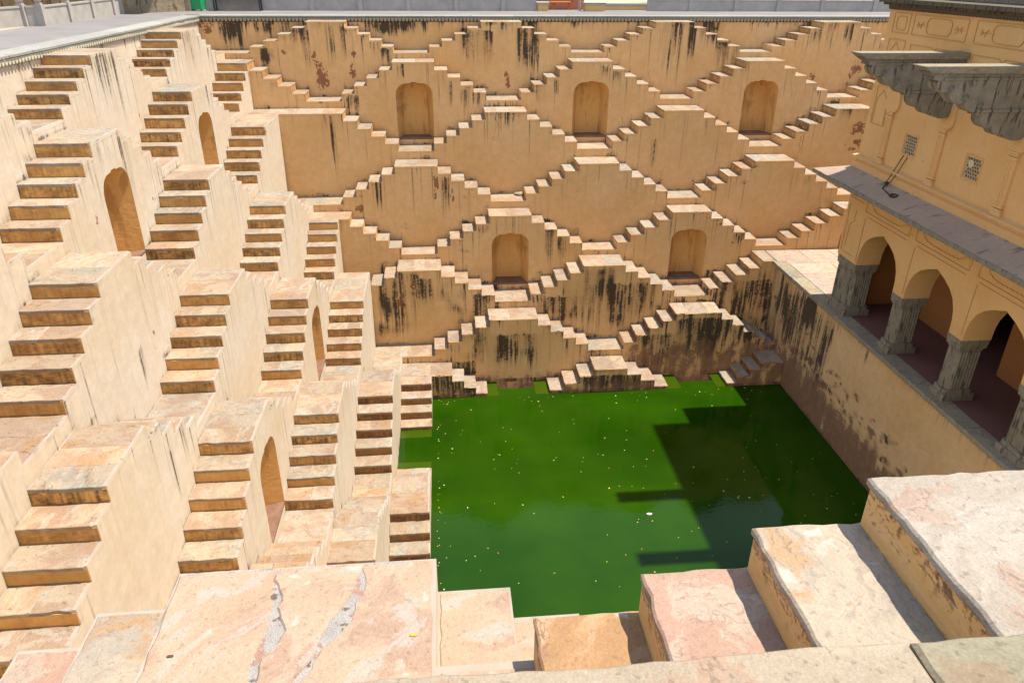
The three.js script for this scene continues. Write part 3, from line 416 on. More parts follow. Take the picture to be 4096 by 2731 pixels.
// ------------------------------------------------------------------ water
{
  const col = texture(1024, 1024, (u, v, o) => { const a = fbm(u, v, 3, 3, 4, 401), b = fbm(u, v, 2, 7, 5, 402); mixc(o, [0.008, 0.038, 0.0004], [0.019, 0.064, 0.0006], clamp(0.5 + 1.3 * a)); mixc(o, o, [0.006, 0.036, 0.0022], clamp(b * 1.3) * 0.8); });
  const rip = texture(512, 512, (u, v, o) => { o[0] = o[1] = o[2] = 0.5 + 0.3 * fbm(u, v, 8, 14, 4, 411) + 0.15 * fbm(u, v, 40, 60, 2, 412); }, false); rip.repeat.set(2, 2);
  const wm = new THREE.MeshPhysicalMaterial({ map: col, roughness: 0.06, ior: 1.33, transmission: 0.1, thickness: 0, bumpMap: rip, bumpScale: 0.0022, specularIntensity: 0.62 });
  const w = structure('water', new THREE.PlaneGeometry(13.6, 14).rotateX(-Math.PI / 2), wm); w.position.set(13.6, WATER, 14.6);
  const bed = structure('algae_bed', new THREE.PlaneGeometry(13.6, 14).rotateX(-Math.PI / 2), std({ color: new THREE.Color().setRGB(0.02, 0.07, 0.002) })); bed.position.set(13.6, WATER - 0.26, 14.6);
  const sh = std({ color: new THREE.Color().setRGB(0.028, 0.06, 0.001), roughness: 0.1, bumpMap: rip, bumpScale: 0.002 });
  for (const w_ of ['far8', 'left8']) for (const t of ROWS[w_]) if (t.type === 'tread' && t.y < WATER) { const L = w_ === 'left8', p = structure('shallow_water', new THREE.PlaneGeometry(L ? 0.97 : t.u1 - t.u0, L ? t.u1 - t.u0 : 0.94).rotateX(-Math.PI / 2), sh); p.position.set(L ? 7.34 : (t.u0 + t.u1) / 2, WATER + 0.004, L ? (t.u0 + t.u1) / 2 : 7.57); }
  // floating leaves and scum
  const r = rng(404), leaf = (s) => { const a = []; for (let k = 0; k < 7; k++) { const t = (k / 7) * 6.283; a.push([s * (0.6 + 0.5 * r()) * Math.cos(t), s * (0.4 + 0.4 * r()) * Math.sin(t)]); } return slabFrom(a.reverse(), 0.012, { bevel: 0.002 }); };
  const shapes = [leaf(1), leaf(1), leaf(1)], cols = [[0.55, 0.42, 0.2], [0.6, 0.55, 0.4], [0.3, 0.4, 0.06], [0.4, 0.2, 0.08]];
  const spots = []; for (let k = 0; k < 230; k++) spots.push([k % 5 === 0 ? 8.0 + 0.5 * r() * r() : 8.2 + 11.2 * r(), k % 7 === 0 ? 8.15 + 0.4 * r() : 8.6 + Math.pow(r(), 0.8) * 10, 0.012 + 0.026 * r() * r(), (r() * 4) | 0, r() * 6.3]);
  shapes.forEach((sg, q) => { const mine = spots.filter((_, k) => k % 3 === q), im = new THREE.InstancedMesh(sg, std({ color: 0xffffff }), mine.length), m = new THREE.Matrix4(), e = new THREE.Euler(), c = new THREE.Color(); mine.forEach(([x, z, s, k, t], i) => { m.makeRotationFromEuler(e.set(0, t, 0)).scale(new THREE.Vector3(s, 1, s)).setPosition(x, WATER + 0.008, z); im.setMatrixAt(i, m); im.setColorAt(i, c.setRGB(...cols[k])); }); im.name = numbered('floating_debris'); im.userData = { kind: 'stuff', label: 'tiny specks of floating leaves and scum scattered over the green water', category: 'debris' }; scene.add(im); });
  const white = mesh('floating_scrap', leaf(0.085), std({ color: new THREE.Color().setRGB(0.75, 0.72, 0.72) })); white.position.set(13.6, WATER + 0.01, 14.35); tag(white, 'white scrap floating on the green water near the shadow edge', 'scrap');
}

// ------------------------------------------------------------------ podium of the pavilion
{
  const g = thing('podium', 'stained podium wall carrying the arcade, rising straight from the green water', 'podium', [EAST, -13, 5.048]);
  const b = new THREE.BoxGeometry(7.8, 5.62, 18).translate(3.9, 2.81, 9), p = b.attributes.position, uv = b.attributes.uv;
  for (let i = 0; i < p.count; i++) uv.setXY(i, (p.getZ(i) + 5.048 - 5.5) / 18, p.getY(i) / 5.7); mesh('plaster_body', b, M.podium, g);
  // edge stones and floor slabs
  const edge = std({ map: stoneMaps[2], bumpMap: stoneBump, bumpScale: 0.01, vertexColors: true });
  for (let z = 1.08; z < 17; ) { const w = Math.min(1.3 + jit(0.3), 18 - z), t = 0.9 + jit(0.1); mesh('edge_stone', slabFrom(edgePts(0.46, w - 0.008, 0.006, 0.4), 0.09, { color: [t * 0.92, t, t * 0.93] }), edge, g).position.set(0.1, 5.7, z + w / 2); z += w; }
  for (let z = 0.02; z < 4.6; ) { const d = Math.min(1.15 + jit(0.25), 4.6 - z); for (let x = z < 1.06 ? 0.02 : 0.34; x < 7.6; ) { const w = 1.2 + jit(0.35), t = 0.95 + jit(0.1); mesh('floor_slab', slabFrom(edgePts(w - 0.012, d - 0.012, 0.006, 0.3), 0.07, { color: [t * 1.25, t * 1.2, t * 1.2] }), S[2], g).position.set(x + w / 2, 5.698 + jit(0.002), z + d / 2); x += w; } z += d; }
  mesh('arcade_floor', box(7.4, 0.06, 13.3, 4.04, 5.66, 11.28), std({ color: new THREE.Color().setRGB(0.15, 0.066, 0.05), bumpMap: stoneBump, bumpScale: 0.01 }), g);
  const t = new THREE.Group(); t.name = 'edge_trim'; t.rotation.y = -Math.PI / 2; t.position.set(0, 5.52, 1.2); g.add(t); scallops(t, 16, 0, 0.01, M2.trimStone, 0, 0.11, 0.8);
}

// ------------------------------------------------------------------ pavilion
const paintMap = texture(1024, 1024, (u, v, o) => { const a = fbm(u, v, 4, 4, 5, 501), b = fbm(u, v, 40, 6, 4, 502), c = fbm(u, v, 70, 70, 3, 503); mixc(o, [0.6, 0.36, 0.135], [0.65, 0.42, 0.19], clamp(0.5 + 0.9 * a)); mixc(o, o, [0.5, 0.28, 0.1], clamp(b - 0.1) * 0.45); const k = 1 + 0.06 * c; o[0] *= k; o[1] *= k; o[2] *= k; mixc(o, o, [0.2, 0.1, 0.06], sstep(0.46, 0.6, fbm(u, v, 16, 12, 4, 506)) * 0.5); });
const greyMap = texture(512, 512, (u, v, o) => { const a = fbm(u, v, 5, 5, 5, 521), c = fbm(u, v, 50, 50, 3, 522), s = fbm(u, v, 20, 3, 4, 523); mixc(o, [0.16, 0.145, 0.11], [0.25, 0.225, 0.175], clamp(0.5 + a)); mixc(o, o, [0.035, 0.028, 0.02], sstep(0.1, 0.45, s + 0.4 * a) * 0.8); const k = 1 + 0.2 * c; o[0] *= k; o[1] *= k; o[2] *= k; });
const eaveMap = texture(1024, 512, (u, v, o) => { const a = fbm(u, v, 4, 2, 5, 531), b = fbm(u + 0.1 * a, v, 9, 20, 4, 532), c = fbm(u, v, 80, 40, 3, 533); mixc(o, [0.3, 0.228, 0.175], [0.4, 0.31, 0.23], clamp(0.5 + a)); mixc(o, o, [0.1, 0.09, 0.1], sstep(0.05, 0.4, b + 0.5 * a) * 0.75); const k = 1 + 0.15 * c; o[0] *= k; o[1] *= k; o[2] *= k; });
const MP = {
  paint: std({ map: paintMap, bumpMap: plasterBump, bumpScale: 0.012 }), line: std({ color: new THREE.Color().setRGB(0.5, 0.29, 0.105) }), grey: std({ map: greyMap, bumpMap: stoneBump, bumpScale: 0.02 }),
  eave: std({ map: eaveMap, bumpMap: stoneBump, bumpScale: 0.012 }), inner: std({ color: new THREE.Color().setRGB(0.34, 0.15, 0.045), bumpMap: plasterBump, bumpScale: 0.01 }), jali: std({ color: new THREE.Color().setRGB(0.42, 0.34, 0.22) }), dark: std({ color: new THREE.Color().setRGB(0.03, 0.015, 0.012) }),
};
{
  const XF = 20, G = thing('pavilion', 'yellow plastered arcaded pavilion with grey stone brackets on the right side', 'pavilion', [XF, -7.3, 14.08]);
  const Z = (z) => 14.08 - z, Y = (y) => y + 7.3; // in shapes drawn on the west face: shape x = Z(z)
  // a shape on the west face, extruded inwards by t from a face that stands `out` proud
  const onFace = (sh, t, out, s = 4) => { const g = new THREE.ExtrudeGeometry(sh, { depth: t, bevelEnabled: false, curveSegments: 8 }); g.rotateY(-Math.PI / 2).translate(t - out, 0, 0); g.scale(1, 1, 1); return uvWorld(g, s); };
  // rotateY(-90deg): shape x -> world z, so use z - 14.08
  const V = (z, y) => new THREE.Vector2(z - 14.08, y + 7.3);
  const arch = [[0.945, -5.72], [0.93, -5.42], [0.88, -5.2], [0.76, -4.97], [0.58, -4.8], [0.32, -4.66], [0.1, -4.58], [0, -4.54], [-0.1, -4.58], [-0.32, -4.66], [-0.58, -4.8], [-0.76, -4.97], [-0.88, -5.2], [-0.93, -5.42], [-0.945, -5.72]];
  const CZ = [11.63, 14.0, 16.37], W0 = 9.62, W1 = 18.5;
  { // the arcade wall
    const pts = [[W0, -5.72], [W0, -3.1], [W1, -3.1], [W1, -5.72]]; for (const c of [...CZ].reverse()) for (const [a, y] of arch) pts.push([c + a, y]);
    mesh('arcade_wall', onFace(new THREE.Shape(pts.map(([z, y]) => V(z, y))), 0.7, 0), MP.paint, G);
  }
  // pillars: a wide pier at each end, two in between
  const pillar = (z0, z1) => {
    const w = z1 - z0, zc = (z0 + z1) / 2 - 14.08, P = new THREE.Group(); P.name = 'pillar'; P.position.set(0.34, 0, zc); G.add(P);
    const ring = (hx, hz, y0, y1, ch) => { const s = new THREE.Shape([[-hx, -hz + ch], [-hx + ch, -hz], [hx - ch, -hz], [hx, -hz + ch], [hx, hz - ch], [hx - ch, hz], [-hx + ch, hz], [-hx, hz - ch]].map(([a, b]) => new THREE.Vector2(a, b))); return new THREE.ExtrudeGeometry(s, { depth: y1 - y0, bevelEnabled: true, bevelSize: 0.01, bevelThickness: 0.01, bevelSegments: 1 }).rotateX(-Math.PI / 2).translate(0, y0, 0); };
    const hx = 0.3, hz = w / 2 - 0.06;
    mesh('base', uvWorld(merge([ring(hx + 0.1, hz + 0.06, 0.0, 0.16, 0.02), ring(hx + 0.05, hz + 0.03, 0.17, 0.27, 0.05)]), 1.5), MP.grey, P);
    const fl = [ring(hx, hz, 0.28, 1.3, 0.06)]; for (let k = -3; k <= 3; k++) { fl.push(new THREE.CylinderGeometry(0.028, 0.03, 0.96, 6).translate(k * 0.072, 0.79, hz + 0.008), new THREE.CylinderGeometry(0.028, 0.03, 0.96, 6).translate(k * 0.072, 0.79, -hz - 0.008)); }
    if (w > 0.7) for (const q of [-0.34, 0.34]) fl.push(new THREE.CylinderGeometry(0.05, 0.055, 1.0, 8).translate(-hx - 0.012, 0.79, q));
    mesh('shaft', uvWorld(merge(fl), 1.5), MP.grey, P);
    mesh('capital', uvWorld(merge([ring(hx + 0.02, hz + 0.01, 1.31, 1.36, 0.05), ring(hx + 0.05, hz + 0.035, 1.37, 1.44, 0.03), ring(hx + 0.04, hz + 0.055, 1.45, 1.575, 0.015)]), 1.5), MP.grey, P);
  };
  pillar(9.68, 10.69); pillar(12.56, 13.06); pillar(14.93, 15.43); pillar(17.3, 18.42);
  // rooms behind the arches
  {
    const pts = [[W0, -7.3], [W0, -3.1], [W1, -3.1], [W1, -7.3]]; for (const c of [16.3, 13.55]) pts.push([c + 0.8, -7.3], [c + 0.8, -5.6], [c + 0.5, -5.0], [c, -4.75], [c - 0.5, -5.0], [c - 0.8, -5.6], [c - 0.8, -7.3]);
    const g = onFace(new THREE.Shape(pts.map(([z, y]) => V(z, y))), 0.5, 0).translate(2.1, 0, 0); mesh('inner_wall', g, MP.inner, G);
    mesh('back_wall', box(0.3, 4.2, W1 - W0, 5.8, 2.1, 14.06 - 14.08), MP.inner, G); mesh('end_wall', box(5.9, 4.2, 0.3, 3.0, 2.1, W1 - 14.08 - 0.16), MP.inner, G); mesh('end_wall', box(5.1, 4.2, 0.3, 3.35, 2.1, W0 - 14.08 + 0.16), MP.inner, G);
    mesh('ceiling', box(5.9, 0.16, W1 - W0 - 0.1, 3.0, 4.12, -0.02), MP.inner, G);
  }
  // sloping eave with a hipped corner
  {
    const A = [[-0.02, 4.16, W0 - 0.02], [-0.82, 3.9, W0 - 0.8], [-0.82, 3.9, W1 + 0.8], [-0.02, 4.16, W1 + 0.02]], B = [[-0.02, 4.16, W0 - 0.02], [6.1, 4.16, W0 - 0.02], [6.9, 3.9, W0 - 0.8], [-0.82, 3.9, W0 - 0.8]], pos = [];
    const q = (a, b, c, d) => { for (const v of [a, b, c, a, c, d]) pos.push(v[0], v[1], v[2] - 14.08); }, dn = (v) => [v[0], v[1] - 0.11, v[2]];
    q(A[0], A[3], A[2], A[1]); q(B[0], B[3], B[2], B[1]); q(dn(A[0]), dn(A[1]), dn(A[2]), dn(A[3])); q(dn(B[0]), dn(B[1]), dn(B[2]), dn(B[3]));
    q(A[1], A[2], dn(A[2]), dn(A[1])); q(B[2], B[3], dn(B[3]), dn(B[2]));
    const g = new THREE.BufferGeometry(); g.setAttribute('position', new THREE.Float32BufferAttribute(pos, 3)); mesh('sloping_eave', uvWorld(g, 5), MP.eave, G);
    // thin stone lip along the edge in single lengths
    for (let z = W0 - 0.8; z < W1 + 0.7; ) { const w = Math.min(1.5 + jit(0.3), W1 + 0.8 - z); mesh('eave_edge_stone', uvWorld(box(0.03, 0.1 + 0.02 * rnd(), w - 0.01), 1).translate(-0.835, 3.85, z + w / 2 - 14.08), MP.grey, G); z += w; }
  }
  // moulding at the foot of the upper storey
  { const s = new THREE.Shape([[0, 4.12], [-0.1, 4.12], [-0.1, 4.28], [-0.07, 4.3], [-0.11, 4.36], [-0.14, 4.42], [-0.14, 4.455], [0, 4.475]].map(([a, b]) => new THREE.Vector2(a, b))); mesh('base_moulding', uvWorld(new THREE.ExtrudeGeometry(s, { depth: W1 - W0 + 0.2, bevelEnabled: false }).translate(0, 0, W0 - 0.1 - 14.08), 4), MP.paint, G); }
  // upper wall with three lattice windows
  const JZ = [11.79, 14.16, 16.5], JY = -2.13;
  {
    const sh = new THREE.Shape([V(W0, -3.2), V(W0, 0.95), V(W1, 0.95), V(W1, -3.2)]); for (const z of JZ) sh.holes.push(new THREE.Path([V(z - 0.24, JY - 0.23), V(z + 0.24, JY - 0.23), V(z + 0.24, JY + 0.23), V(z - 0.24, JY + 0.23)]));
    mesh('upper_wall', onFace(sh, 0.35, 0), MP.paint, G); mesh('upper_back', box(5.6, 4.1, W1 - W0, 3.18, 6.18, -0.02), MP.dark, G).userData.label = 'near-black block in place of the unlit room behind the lattice windows';  // solid block; the darkness behind the lattices is put into its colour
    const n0 = uvWorld(box(5.7, 4.14, 0.03, 3.2, 6.18, W0 - 14.08 - 0.01), 4); mesh('north_wall', n0, MP.paint, G); mesh('south_wall', uvWorld(box(5.7, 4.14, 0.03, 3.2, 6.18, W1 - 14.08 + 0.012), 4), MP.paint, G);
    for (const z of JZ) { // stone lattice
      const l = new THREE.Shape([[-0.24, -0.23], [0.24, -0.23], [0.24, 0.23], [-0.24, 0.23]].map(([a, b]) => new THREE.Vector2(a, b)));
      for (let r = 0; r < 6; r++) for (let c = 0; c < 6; c++) { const x = (c - 2.5 + (r % 2 ? 0.25 : -0.25)) * 0.083, y = (r - 2.5) * 0.074, h = []; if (Math.abs(x) > 0.2) continue; for (let k = 0; k < 6; k++) h.push(new THREE.Vector2(x + 0.036 * Math.cos((k + 0.5) * 1.0472), y + 0.037 * Math.sin((k + 0.5) * 1.0472))); l.holes.push(new THREE.Path(h.reverse())); }
      const W = new THREE.Group(); W.name = 'lattice_window'; W.position.set(0.05, JY + 7.3, z - 14.08); G.add(W);
      mesh('lattice', new THREE.ExtrudeGeometry(l, { depth: 0.03, bevelEnabled: false }).rotateY(-Math.PI / 2), MP.jali, W);
      mesh('frame', merge([box(0.02, 0.03, 0.58, -0.05, 0.275, 0), box(0.02, 0.03, 0.58, -0.05, -0.275, 0), box(0.02, 0.52, 0.03, -0.05, 0, 0.275), box(0.02, 0.52, 0.03, -0.05, 0, -0.275)]), MP.paint, W);
      if (z === 14.16) mesh('pale_disc', new THREE.CylinderGeometry(0.085, 0.085, 0.012, 20).rotateZ(Math.PI / 2).translate(-0.035, 0.09, -0.08), std({ color: new THREE.Color().setRGB(0.55, 0.48, 0.33) }), W);
    }
  }
  // pilasters between the windows
  for (const z of [10.72, 12.93, 15.3, 17.65]) {
    const P = new THREE.Group(); P.name = 'pilaster'; P.position.set(0, 0, z - 14.08); G.add(P);
    const b = (w, h, d, y) => box(d, h, w, -d / 2, y + h / 2, 0);
    mesh('base', uvWorld(merge([b(0.3, 0.1, 0.075, 4.47), b(0.25, 0.05, 0.09, 4.57), b(0.28, 0.05, 0.08, 4.64)]), 4), MP.paint, P);
    mesh('shaft', uvWorld(merge([b(0.24, 0.95, 0.05, 4.69), ...[-0.07, 0, 0.07].map((q) => new THREE.CylinderGeometry(0.03, 0.03, 0.95, 6).translate(-0.05, 5.165, q))]), 4), MP.paint, P);
    mesh('necking', uvWorld(merge([b(0.28, 0.05, 0.075, 5.64), b(0.25, 0.04, 0.06, 5.7), b(0.3, 0.05, 0.08, 5.75)]), 4), MP.paint, P);
    const s = new THREE.Shape(); s.moveTo(-0.16, 5.81); s.lineTo(0.16, 5.81); s.bezierCurveTo(0.3, 5.86, 0.31, 5.98, 0.27, 6.16); s.lineTo(0.3, 7.0); s.lineTo(-0.3, 7.0); s.lineTo(-0.27, 6.16); s.bezierCurveTo(-0.31, 5.98, -0.3, 5.86, -0.16, 5.81);
    mesh('capital', uvWorld(new THREE.ExtrudeGeometry(s, { depth: 0.05, bevelEnabled: true, bevelSize: 0.015, bevelThickness: 0.02, bevelSegments: 2, curveSegments: 8 }).rotateY(-Math.PI / 2), 4), MP.paint, P);
  }
  // raised outlines of the plaster panels
  const strip = (pts, w = 0.01, closed = false, par = G, name = 'panel_outline', out = 0.008) => { const list = []; for (let i = 0; i + 1 < pts.length + (closed ? 1 : 0); i++) { const a = pts[i], b = pts[(i + 1) % pts.length], L = Math.hypot(b[0] - a[0], b[1] - a[1]); list.push(box(0.02, w, L + w * 0.8).rotateX(-Math.atan2(b[1] - a[1], b[0] - a[0])).translate(-out + 0.001 * (i % 2), (a[1] + b[1]) / 2 + 7.3, (a[0] + b[0]) / 2 - 14.08)); } return mesh(name, merge(list), MP.line, par); };
  const rect = (z0, y0, z1, y1) => strip([[z0, y0], [z1, y0], [z1, y1], [z0, y1]], 0.012, true);
  const cusp = (zc, yc, w, h) => { const a = [], n = 40; for (let k = 0; k < n; k++) { const t = (k / n) * 6.283, f = 1 + 0.05 * Math.abs(Math.sin(5 * t)), c = Math.cos(t), s = Math.sin(t), q = Math.pow(Math.abs(c) ** 5 + Math.abs(s) ** 5, -0.2); a.push([zc + w * c * q * f, yc + h * s * q * f]); } strip(a, 0.012, true); };
  const sprig = (z, y, d) => { strip([[z, y - 0.05], [z + 0.07 * d, y], [z, y + 0.05]], 0.014); strip([[z + 0.13 * d, y - 0.07], [z + 0.16 * d, y + 0.02], [z + 0.22 * d, y + 0.06]], 0.014); strip([[z - 0.05 * d, y], [z + 0.3 * d, y]], 0.01); };
  rect(9.9, 0.33, 10.6, 0.78); cusp(10.25, 0.55, 0.2, 0.15);
  for (const z0 of [10.77, 13.1, 15.45]) { rect(z0, 0.33, z0 + 2.04, 0.78); cusp(z0 + 1.02, 0.56, 0.45, 0.17); sprig(z0 + 0.18, 0.56, 1); sprig(z0 + 1.86, 0.56, -1); }
  strip([[9.87, -0.5], [9.87, 0.17], [10.6, 0.17], [10.6, -0.5]]); for (const z0 of [10.85, 13.2, 15.55]) strip([[z0, -0.5], [z0, 0.11], [z0 + 0.85, 0.11], [z0 + 0.95, 0.04], [z0 + 1.05, 0.11], [z0 + 1.9, 0.11], [z0 + 1.9, -0.5]]);
  strip([[9.95, -0.5], [10.02, -0.1], [10.22, 0.1], [10.42, -0.1], [10.52, -0.5]]);
  rect(9.84, -1.93, 10.47, -0.97); strip([[9.9, -1.9], [9.92, -1.3], [10.15, -1.05], [10.4, -1.3], [10.42, -1.9]], 0.01);
  for (const z0 of [10.6, 12.95, 15.32]) { strip([[z0 + 0.02, -3.7], [z0, -4.19], [z0 + 2.05, -4.19], [z0 + 2.1, -3.7]], 0.014); const wv = []; for (let k = 0; k <= 30; k++) wv.push([z0 + 0.3 + k * 0.05, -4.1 + 0.025 * Math.abs(Math.sin(k * 1.05)) + 0.1 * Math.pow(Math.abs(k - 15) / 15, 6)]); strip(wv, 0.012); strip([[z0 + 0.3, -3.98], [z0 + 0.22, -3.85], [z0 + 0.32, -3.7]], 0.012); sprig(z0 + 0.1, -3.85, 1); sprig(z0 + 1.98, -3.9, -1); strip([[z0 + 0.05, -4.36], [z0 + 0.03, -5.6]], 0.01); strip([[z0 + 1.98, -4.3], [z0 + 0.1, -4.3]], 0.006); }
  strip([[9.78, -3.75], [9.77, -4.0], [10.4, -4.0]], 0.014); strip([[9.95, -3.95], [9.86, -3.85], [9.93, -3.75]], 0.012); strip([[9.76, -4.2], [9.77, -5.55], [10.35, -5.55]], 0.014); strip([[10.15, -4.3], [10.1, -4.5], [10.16, -4.58], [9.95, -4.72], [9.92, -5.4]], 0.012);
  // cornice with dentils, dark ledge, fluted parapet
  mesh('cornice', uvWorld(merge([box(6.3, 0.09, W1 - W0 + 0.4, 2.9, 8.35, -0.02), box(6.16, 0.06, W1 - W0 + 0.26, 2.93, 8.275, -0.02)]), 1.5), std({ map: greyMap, color: new THREE.Color().setRGB(0.45, 0.42, 0.38), bumpMap: stoneBump, bumpScale: 0.02 }), G);
  { const t = new THREE.Group(); t.name = 'cornice_trim'; t.rotation.y = -Math.PI / 2; t.position.set(0, 8.16, W0 - 14.08); G.add(t); scallops(t, W1 - W0, 0, 0.02, std({ color: new THREE.Color().setRGB(0.1, 0.075, 0.05) }), 0, 0.1, 0.9); }
  { const P = new THREE.Group(); P.name = 'fluted_parapet'; P.position.set(0.75, 8.4, -1.6); G.add(P); mesh('panel', uvWorld(box(0.12, 0.95, 6.3, 0.1, 0.475, 1.55), 1.5), MP.grey, P); for (let k = 0; k < 42; k++) mesh('rib', new THREE.CylinderGeometry(0.045, 0.045, 0.88, 8).translate(0.03, 0.46, -1.5 + k * 0.148), MP.grey, P); mesh('foot', uvWorld(box(0.3, 0.1, 6.4, 0.08, 0.05, 1.55), 1.5), MP.grey, P); }
}
// grey stone brackets that jut from the wall over the pit
{
  const prof = [[20.0, 0.0], [17.62, 0.03], [17.78, -0.05], [17.74, -0.09], [17.88, -0.12]];
  const lobe = (x0, y0, x1, y1, up) => { for (let k = 1; k <= 9; k++) { const t = (k / 9) * Math.PI * 0.62; prof.push([x0 + (x1 - x0) * 0.98 * (1 - Math.cos(t)) / 1.37, y0 + (y1 - y0) * Math.sin(Math.min(t, 1.57)) + (t > 1.57 ? (t - 1.57) * 0.05 : 0)]); } prof.push([x1, y1 + up * 0.5], [x1 + 0.015, y1 + up]); };
  lobe(17.84, -0.12, 18.12, -0.33, 0.08); lobe(18.135, -0.25, 18.48, -0.54, 0.1); lobe(18.495, -0.44, 18.8, -0.69, 0.06);
  prof.push([18.83, -0.64], [18.83, -0.75], [18.93, -0.77]);
  lobe(18.93, -0.77, 19.2, -1.0, 0.1); lobe(19.215, -0.9, 19.46, -1.14, 0.08); lobe(19.475, -1.06, 19.88, -1.24, 0.08); prof.push([20.0, -1.05]);
  const side = new THREE.Shape(prof.map(([x, y]) => new THREE.Vector2(x - 20, y)));
  const body = uvWorld(new THREE.ExtrudeGeometry(side, { depth: 0.28, bevelEnabled: true, bevelSize: 0.02, bevelThickness: 0.02, bevelSegments: 2 }).translate(0, 0, -0.15), 1.6);
  const top = uvWorld(new THREE.ExtrudeGeometry(new THREE.Shape([[-2.52, 0.14], [-2.5, 0.115], [-2.4, 0.05], [-2.36, 0.02], [0, 0.005], [0, 0.14]].map(([x, y]) => new THREE.Vector2(x, y))), { depth: 0.44, bevelEnabled: false }).translate(0, 0, -0.22), 1.6);
  const band = uvWorld(merge([box(1.15, 0.05, 0.36, -0.58, -0.68, -0.0), box(2.0, 0.03, 0.35, -1.06, -0.09, 0)]), 1.6);
  const curl = merge([[-1.86, -0.27, 0.05], [-1.52, -0.44, 0.06], [-1.18, -0.58, 0.05], [-1.45, -0.14, 0.07]].map(([x, y, r]) => new THREE.TorusGeometry(r, 0.014, 5, 12, 5).translate(x, y, 0.155)));
  const topM = std({ map: stoneMaps[2], bumpMap: stoneBump, bumpScale: 0.01, color: new THREE.Color().setRGB(0.8, 0.85, 0.75) });
  let first; [[12.92, 'grey scalloped stone bracket above the left lattice window'], [15.29, 'grey scalloped stone bracket at the right edge of the photo, nearer the camera']].forEach(([z, label]) => {
    let b; if (!first) { b = first = thing('stone_bracket', label, 'bracket', [20, 0, z], 'stone brackets on the pavilion wall'); mesh('body', body, MP.grey, b); mesh('top_slab', top, topM, b); mesh('band', band, MP.grey, b); mesh('scroll', curl, MP.grey, b); } else { b = first.clone(); b.name = numbered('stone_bracket'); b.position.z = z; b.userData = { ...first.userData, label }; scene.add(b); }
  });
  // loose cable hanging from the left lattice window on to the eave
  const C = (pts) => new THREE.TubeGeometry(new THREE.CatmullRomCurve3(pts.map((p) => new THREE.Vector3(...p))), 60, 0.011, 5), ez = (x, z, h = 0.02) => [x, -3.14 - (20 - x) * 0.325 + h, z];
  const cab = thing('cable', 'dark loose cable hanging from the left lattice window down to the eave', 'cable', [0, 0, 0]);
  const cm = std({ color: new THREE.Color().setRGB(0.05, 0.03, 0.025) });
  mesh('strand', C([[20.02, -2.33, 11.66], [19.97, -2.5, 11.62], [19.86, -2.9, 11.55], [19.78, -3.12, 11.52], ez(19.72, 11.55), ez(19.62, 11.75), ez(19.55, 12.1), ez(19.5, 12.32), ez(19.58, 12.4), ez(19.66, 12.25), ez(19.6, 12.12), ez(19.53, 12.2)]), cm, cab);
  mesh('strand', C([[20.02, -2.33, 11.83], [19.97, -2.5, 11.8], [19.86, -2.9, 11.72], [19.78, -3.1, 11.66], ez(19.74, 11.6), ez(19.66, 11.6), ez(19.6, 11.9), ez(19.55, 12.22), ez(19.62, 12.36), ez(19.68, 12.3)]), cm, cab);
  mesh('coil', new THREE.TorusGeometry(0.09, 0.011, 5, 24).rotateX(Math.PI / 2).translate(19.56, -3.25, 12.28), cm, cab); mesh('knot', new THREE.TorusKnotGeometry(0.035, 0.012, 24, 5).translate(19.77, -3.13, 11.57), cm, cab);
}

// ------------------------------------------------------------------ terrace furniture: fences, bin, bench, gate pillars
const concreteMap = texture(512, 512, (u, v, o) => { const a = fbm(u, v, 4, 4, 5, 601), c = fbm(u, v, 60, 60, 3, 602); mixc(o, [0.3, 0.29, 0.28], [0.4, 0.385, 0.36], clamp(0.5 + a)); const k = 1 + 0.14 * c; o[0] *= k; o[1] *= k; o[2] *= k; });
const MC = { conc: std({ map: concreteMap, bumpMap: stoneBump, bumpScale: 0.008 }), pale: std({ map: concreteMap, color: new THREE.Color().setRGB(1.0, 0.99, 0.96), bumpMap: stoneBump, bumpScale: 0.008 }), green: std({ color: new THREE.Color().setRGB(0.01, 0.28, 0.1), roughness: 0.5 }), iron: std({ color: new THREE.Color().setRGB(0.02, 0.022, 0.025), roughness: 0.6 }), rust: std({ color: new THREE.Color().setRGB(0.5, 0.16, 0.05) }), brick: std({ color: new THREE.Color().setRGB(0.32, 0.13, 0.08), bumpMap: stoneBump, bumpScale: 0.02 }), ochre: std({ map: paintMap }), mint: std({ color: new THREE.Color().setRGB(0.55, 0.62, 0.5) }) };
function fence(label, x0, x1, z, posts, h = 0.5) {
  const g = thing('concrete_fence', label, 'fence', [x0, 0.132, z]); const xs = [x0, ...posts, x1];
  for (const x of posts) mesh('post', uvWorld(box(0.17, h + 0.02, 0.16, x - x0, h / 2 + 0.01, 0.0), 2), MC.conc, g);
  for (let i = 0; i + 1 < xs.length; i++) { const a = xs[i] - x0 + (i ? 0.087 : 0), b = xs[i + 1] - x0 - (i + 2 < xs.length ? 0.087 : 0); mesh('panel', uvWorld(merge([box(b - a, h - 0.05, 0.09, (a + b) / 2, (h - 0.05) / 2, -0.02), box(b - a, 0.045, 0.13, (a + b) / 2, h - 0.026, -0.02)]), 2, [rnd(), rnd()]), MC.conc, g); }
}
fence('low grey concrete panel fence along the far terrace, left stretch behind the bench', -0.6, 12.45, -3.35, [1.68, 3.52, 5.4, 7.3, 9.2, 11.1], 0.62);
fence('low grey concrete panel fence along the far terrace, right stretch near the pavilion', 17.05, 30, -3.35, [18.87, 20.8, 22.63, 24.53, 26.84, 28.7], 0.44);
